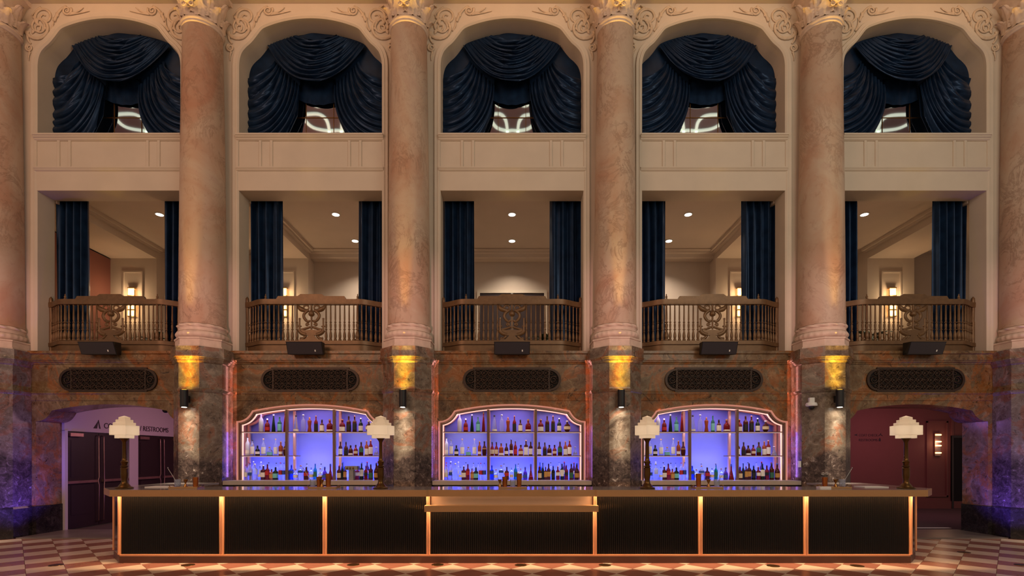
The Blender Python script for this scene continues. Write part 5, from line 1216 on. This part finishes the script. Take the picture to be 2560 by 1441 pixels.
# ------------------------------------------------------------------ bar caddies with tools
def tumbler(cx, y, z, r, h_, m, nm, label, grp):
    o = MB().lathe([(r * .82, 0), (r, h_), (r * .94, h_), (r * .78, h_ * .08), (.002, h_ * .07)], (cx, y, z), 20).build(nm, m, None, auto=40, loc=(cx, y, z), label=label, cat='cup' if m is not G['clear'] else 'glass', group=grp)
    return o
names = ['leftmost', 'second', 'third', 'fourth', 'rightmost']
spots = [(466, [(-22, 'spoon'), (0, 'jig'), (20, 'cup')]), (810, [(-28, 'spoon'), (-14, 'tall'), (9, 'tall2'), (-4, 'jig')]), (1282, [(-20, 'tall'), (0, 'spoonless'), (16, 'tall2'), (-32, 'jig')]), (1768, [(-20, 'tall2'), (2, 'jig'), (24, 'spoon')]), (2085, [(-20, 'cup'), (2, 'jig'), (21, 'spoon')])]
for (ix, items), nm in zip(spots, names):
    y = 7.72; cx = px(ix, y)
    tr = thing('bar_caddy', 'low wooden caddy on the bar, %s from left' % nm if nm != names[0] else 'low wooden caddy on the bar, leftmost of five', 'tray', (cx, y, ZT), 'bar caddies')
    MB().bbox(cx - .22, cx + .22, y - .10, y + .10, ZT + .001, ZT + .022, .012).build('tray', M['bar_edge'], tr)
    for sx in (-1, 1): MB().tube([(cx + sx * .215, y - .05, ZT + .02), (cx + sx * .235, y - .05, ZT + .045), (cx + sx * .235, y + .05, ZT + .045), (cx + sx * .215, y + .05, ZT + .02)], 0.006, 6).build('handle', M['brass'], tr, smooth=True)
    zc_ = ZT + .024
    for off, kind in items:
        x = px(ix + off, y) ; lab = 'in the %s bar caddy' % nm
        if kind in ('tall', 'tall2', 'cup'):
            hh = {'tall': .15, 'tall2': .20, 'cup': .14}[kind]
            tumbler(x, y + .03, zc_, .042, hh, M['cup'], 'shaker_cup', '%s copper shaker cup %s' % ('taller' if kind == 'tall2' else 'plain', lab), 'copper shaker cups')
        elif kind == 'jig':
            MB().lathe([(.030, 0), (.028, .005), (.010, .045), (.010, .05), (.034, .11), (.030, .11), (.008, .055)], (x, y - .02, zc_), 20).build('jigger', M['brass'], None, auto=50, loc=(x, y - .02, zc_), label='small brass jigger ' + lab, cat='jigger', group='brass jiggers')
        elif kind in ('spoon', 'spoonless'):
            tumbler(x, y, zc_, .045, .11, G['clear'], 'mixing_glass', 'clear mixing glass ' + lab, 'mixing glasses')
            if kind == 'spoon':
                sx = -1 if ix < 1000 else 1
                mb = MB().tube([(x + sx * s_ * .17 - sx * .02, y, zc_ + .012 + .27 * s_) for s_ in [i / 10 for i in range(11)]], 0.005, 6); mb.lathe([(.001, 0), (.009, .008), (.009, .016), (.001, .024)], (x + sx * .15, y, zc_ + .275), 8)
                mb.build('bar_spoon', M['steel'], None, smooth=True, loc=(x, y, zc_), label='thin metal bar spoon standing %s' % lab, cat='spoon', group='bar spoons')
# white orchid sprig by the right caddy, paper stacks
ox, oy = px(2062, 7.88), 7.88
t = thing('flower_sprig', 'white flower sprig behind the rightmost bar caddy', 'flower', (ox, oy, ZT))
MB().lathe([(.02, 0), (.025, .005), (.02, .08), (.017, .08)], (ox, oy, ZT), 12).build('vase', M['brass'], t, smooth=True)
for q, z in ((-.03, .215), (.03, .225)):
    MB().tube([(ox, oy, ZT + .07), (ox + q * .5, oy, ZT + .15), (ox + q, oy, ZT + z)], .004, 6).build('stem', M['leaf'], t, smooth=True)
    for a in range(5): MB().lathe([(.001, -.004), (.016, -.002), (.016, .002), (.001, .004)], (ox + q + .018 * math.cos(a * 1.257), oy - .005, ZT + z + .018 * math.sin(a * 1.257)), 10, None, 2, 1, .6).build('petal', M['paper'], t, smooth=True)
for (ix, iw, lab) in ((405, 60, 'white menu sheets on the left end of the bar top'), (2178, 60, 'white menu sheets on the right end of the bar top')):
    y = 7.95; x = px(ix, y); MB().bbox(x - .19, x + .19, y - .13, y + .13, ZT + .001, ZT + .013, .01).build('menu_stack', M['paper'], None, loc=(x, y, ZT), label=lab, cat='paper')
for (ix, lab) in ((2060, 'lilac folded napkins beside the rightmost bar caddy'), ):
    y = 7.52; x = px(ix, y); MB().bbox(x - .085, x + .085, y - .05, y + .05, ZT + .001, ZT + .035, .01).build('napkin_stack', M['paper'], None, loc=(x, y, ZT), label=lab, cat='napkins')
# glass of beer-coloured till display under the left back counter
MB().box(px(853, 9.55), px(880, 9.55), 9.56, 9.576, .93, .985).build('till_display', M['screen'], None, loc=(px(866, 9.55), 9.56, .93), label='small blue lit display under the left back counter', cat='display')

# ------------------------------------------------------------------ security camera, sensor, floor lights
xc, yc_, zc_ = px(2027, 9.40), 9.36, pz(1012, 9.40)
t = thing('security_camera', 'white dome security camera on the fifth marble pedestal', 'camera', (xc, yc_, zc_ - .1))
MB().bbox(xc - .02, xc + .08, yc_ + .03, yc_ + .09, zc_ + .02, zc_ + .13, .015).build('mount', M['white_plastic'], t)
MB().lathe([(.03, .04), (.085, .03), (.10, 0), (.095, -.03), (.06, -.04)], (xc, yc_ + .02, zc_), 24).build('body', M['white_plastic'], t, auto=50)
MB().lathe([(.055, -.04), (.05, -.07), (.03, -.09), (.004, -.1)], (xc, yc_ + .02, zc_), 18).build('dome', M['black'], t, smooth=True)
x_, y_, z_ = px(1979, 9.62), 9.62, pz(1161, 9.62)
MB().bbox(5.50, 5.535, 9.56, 9.62, z_ - .06, z_ + .06, .008).build('wall_sensor', M['white_plastic'], None, loc=(5.52, 9.6, z_), label='small white sensor box at the right end of the right niche', cat='sensor')
fls = [(140, 1414), (470, 1414), (883, 1413), (1094, 1413), (1302, 1414), (1512, 1414), (1933, 1416), (2143, 1416), (2410, 1382), (2555, 1414)]
fd = [1 if x in (1302, 1512, 1933, 2143, 2555) else 0 for x, _ in fls]
for i, (ix, iy) in enumerate(fls):
    dd = F * EYE / (iy - HY); x = px(ix, dd)
    t = thing('floor_light', '%s recessed round floor light, %s from left' % ('lit' if fd[i] else 'unlit', ordn(i)), 'floor light', (x, dd, 0.001), 'recessed floor lights')
    MB().lathe([(.050, .0), (.088, .0), (.085, .005), (.050, .005)], (x, dd, .001), 24).build('ring', M['brass_dark'], t, auto=40)
    MB().lathe([(.051, .0), (.051, .003)], (x, dd, .001), 20).build('lens', M['lit_white'] if fd[i] else M['black'], t)
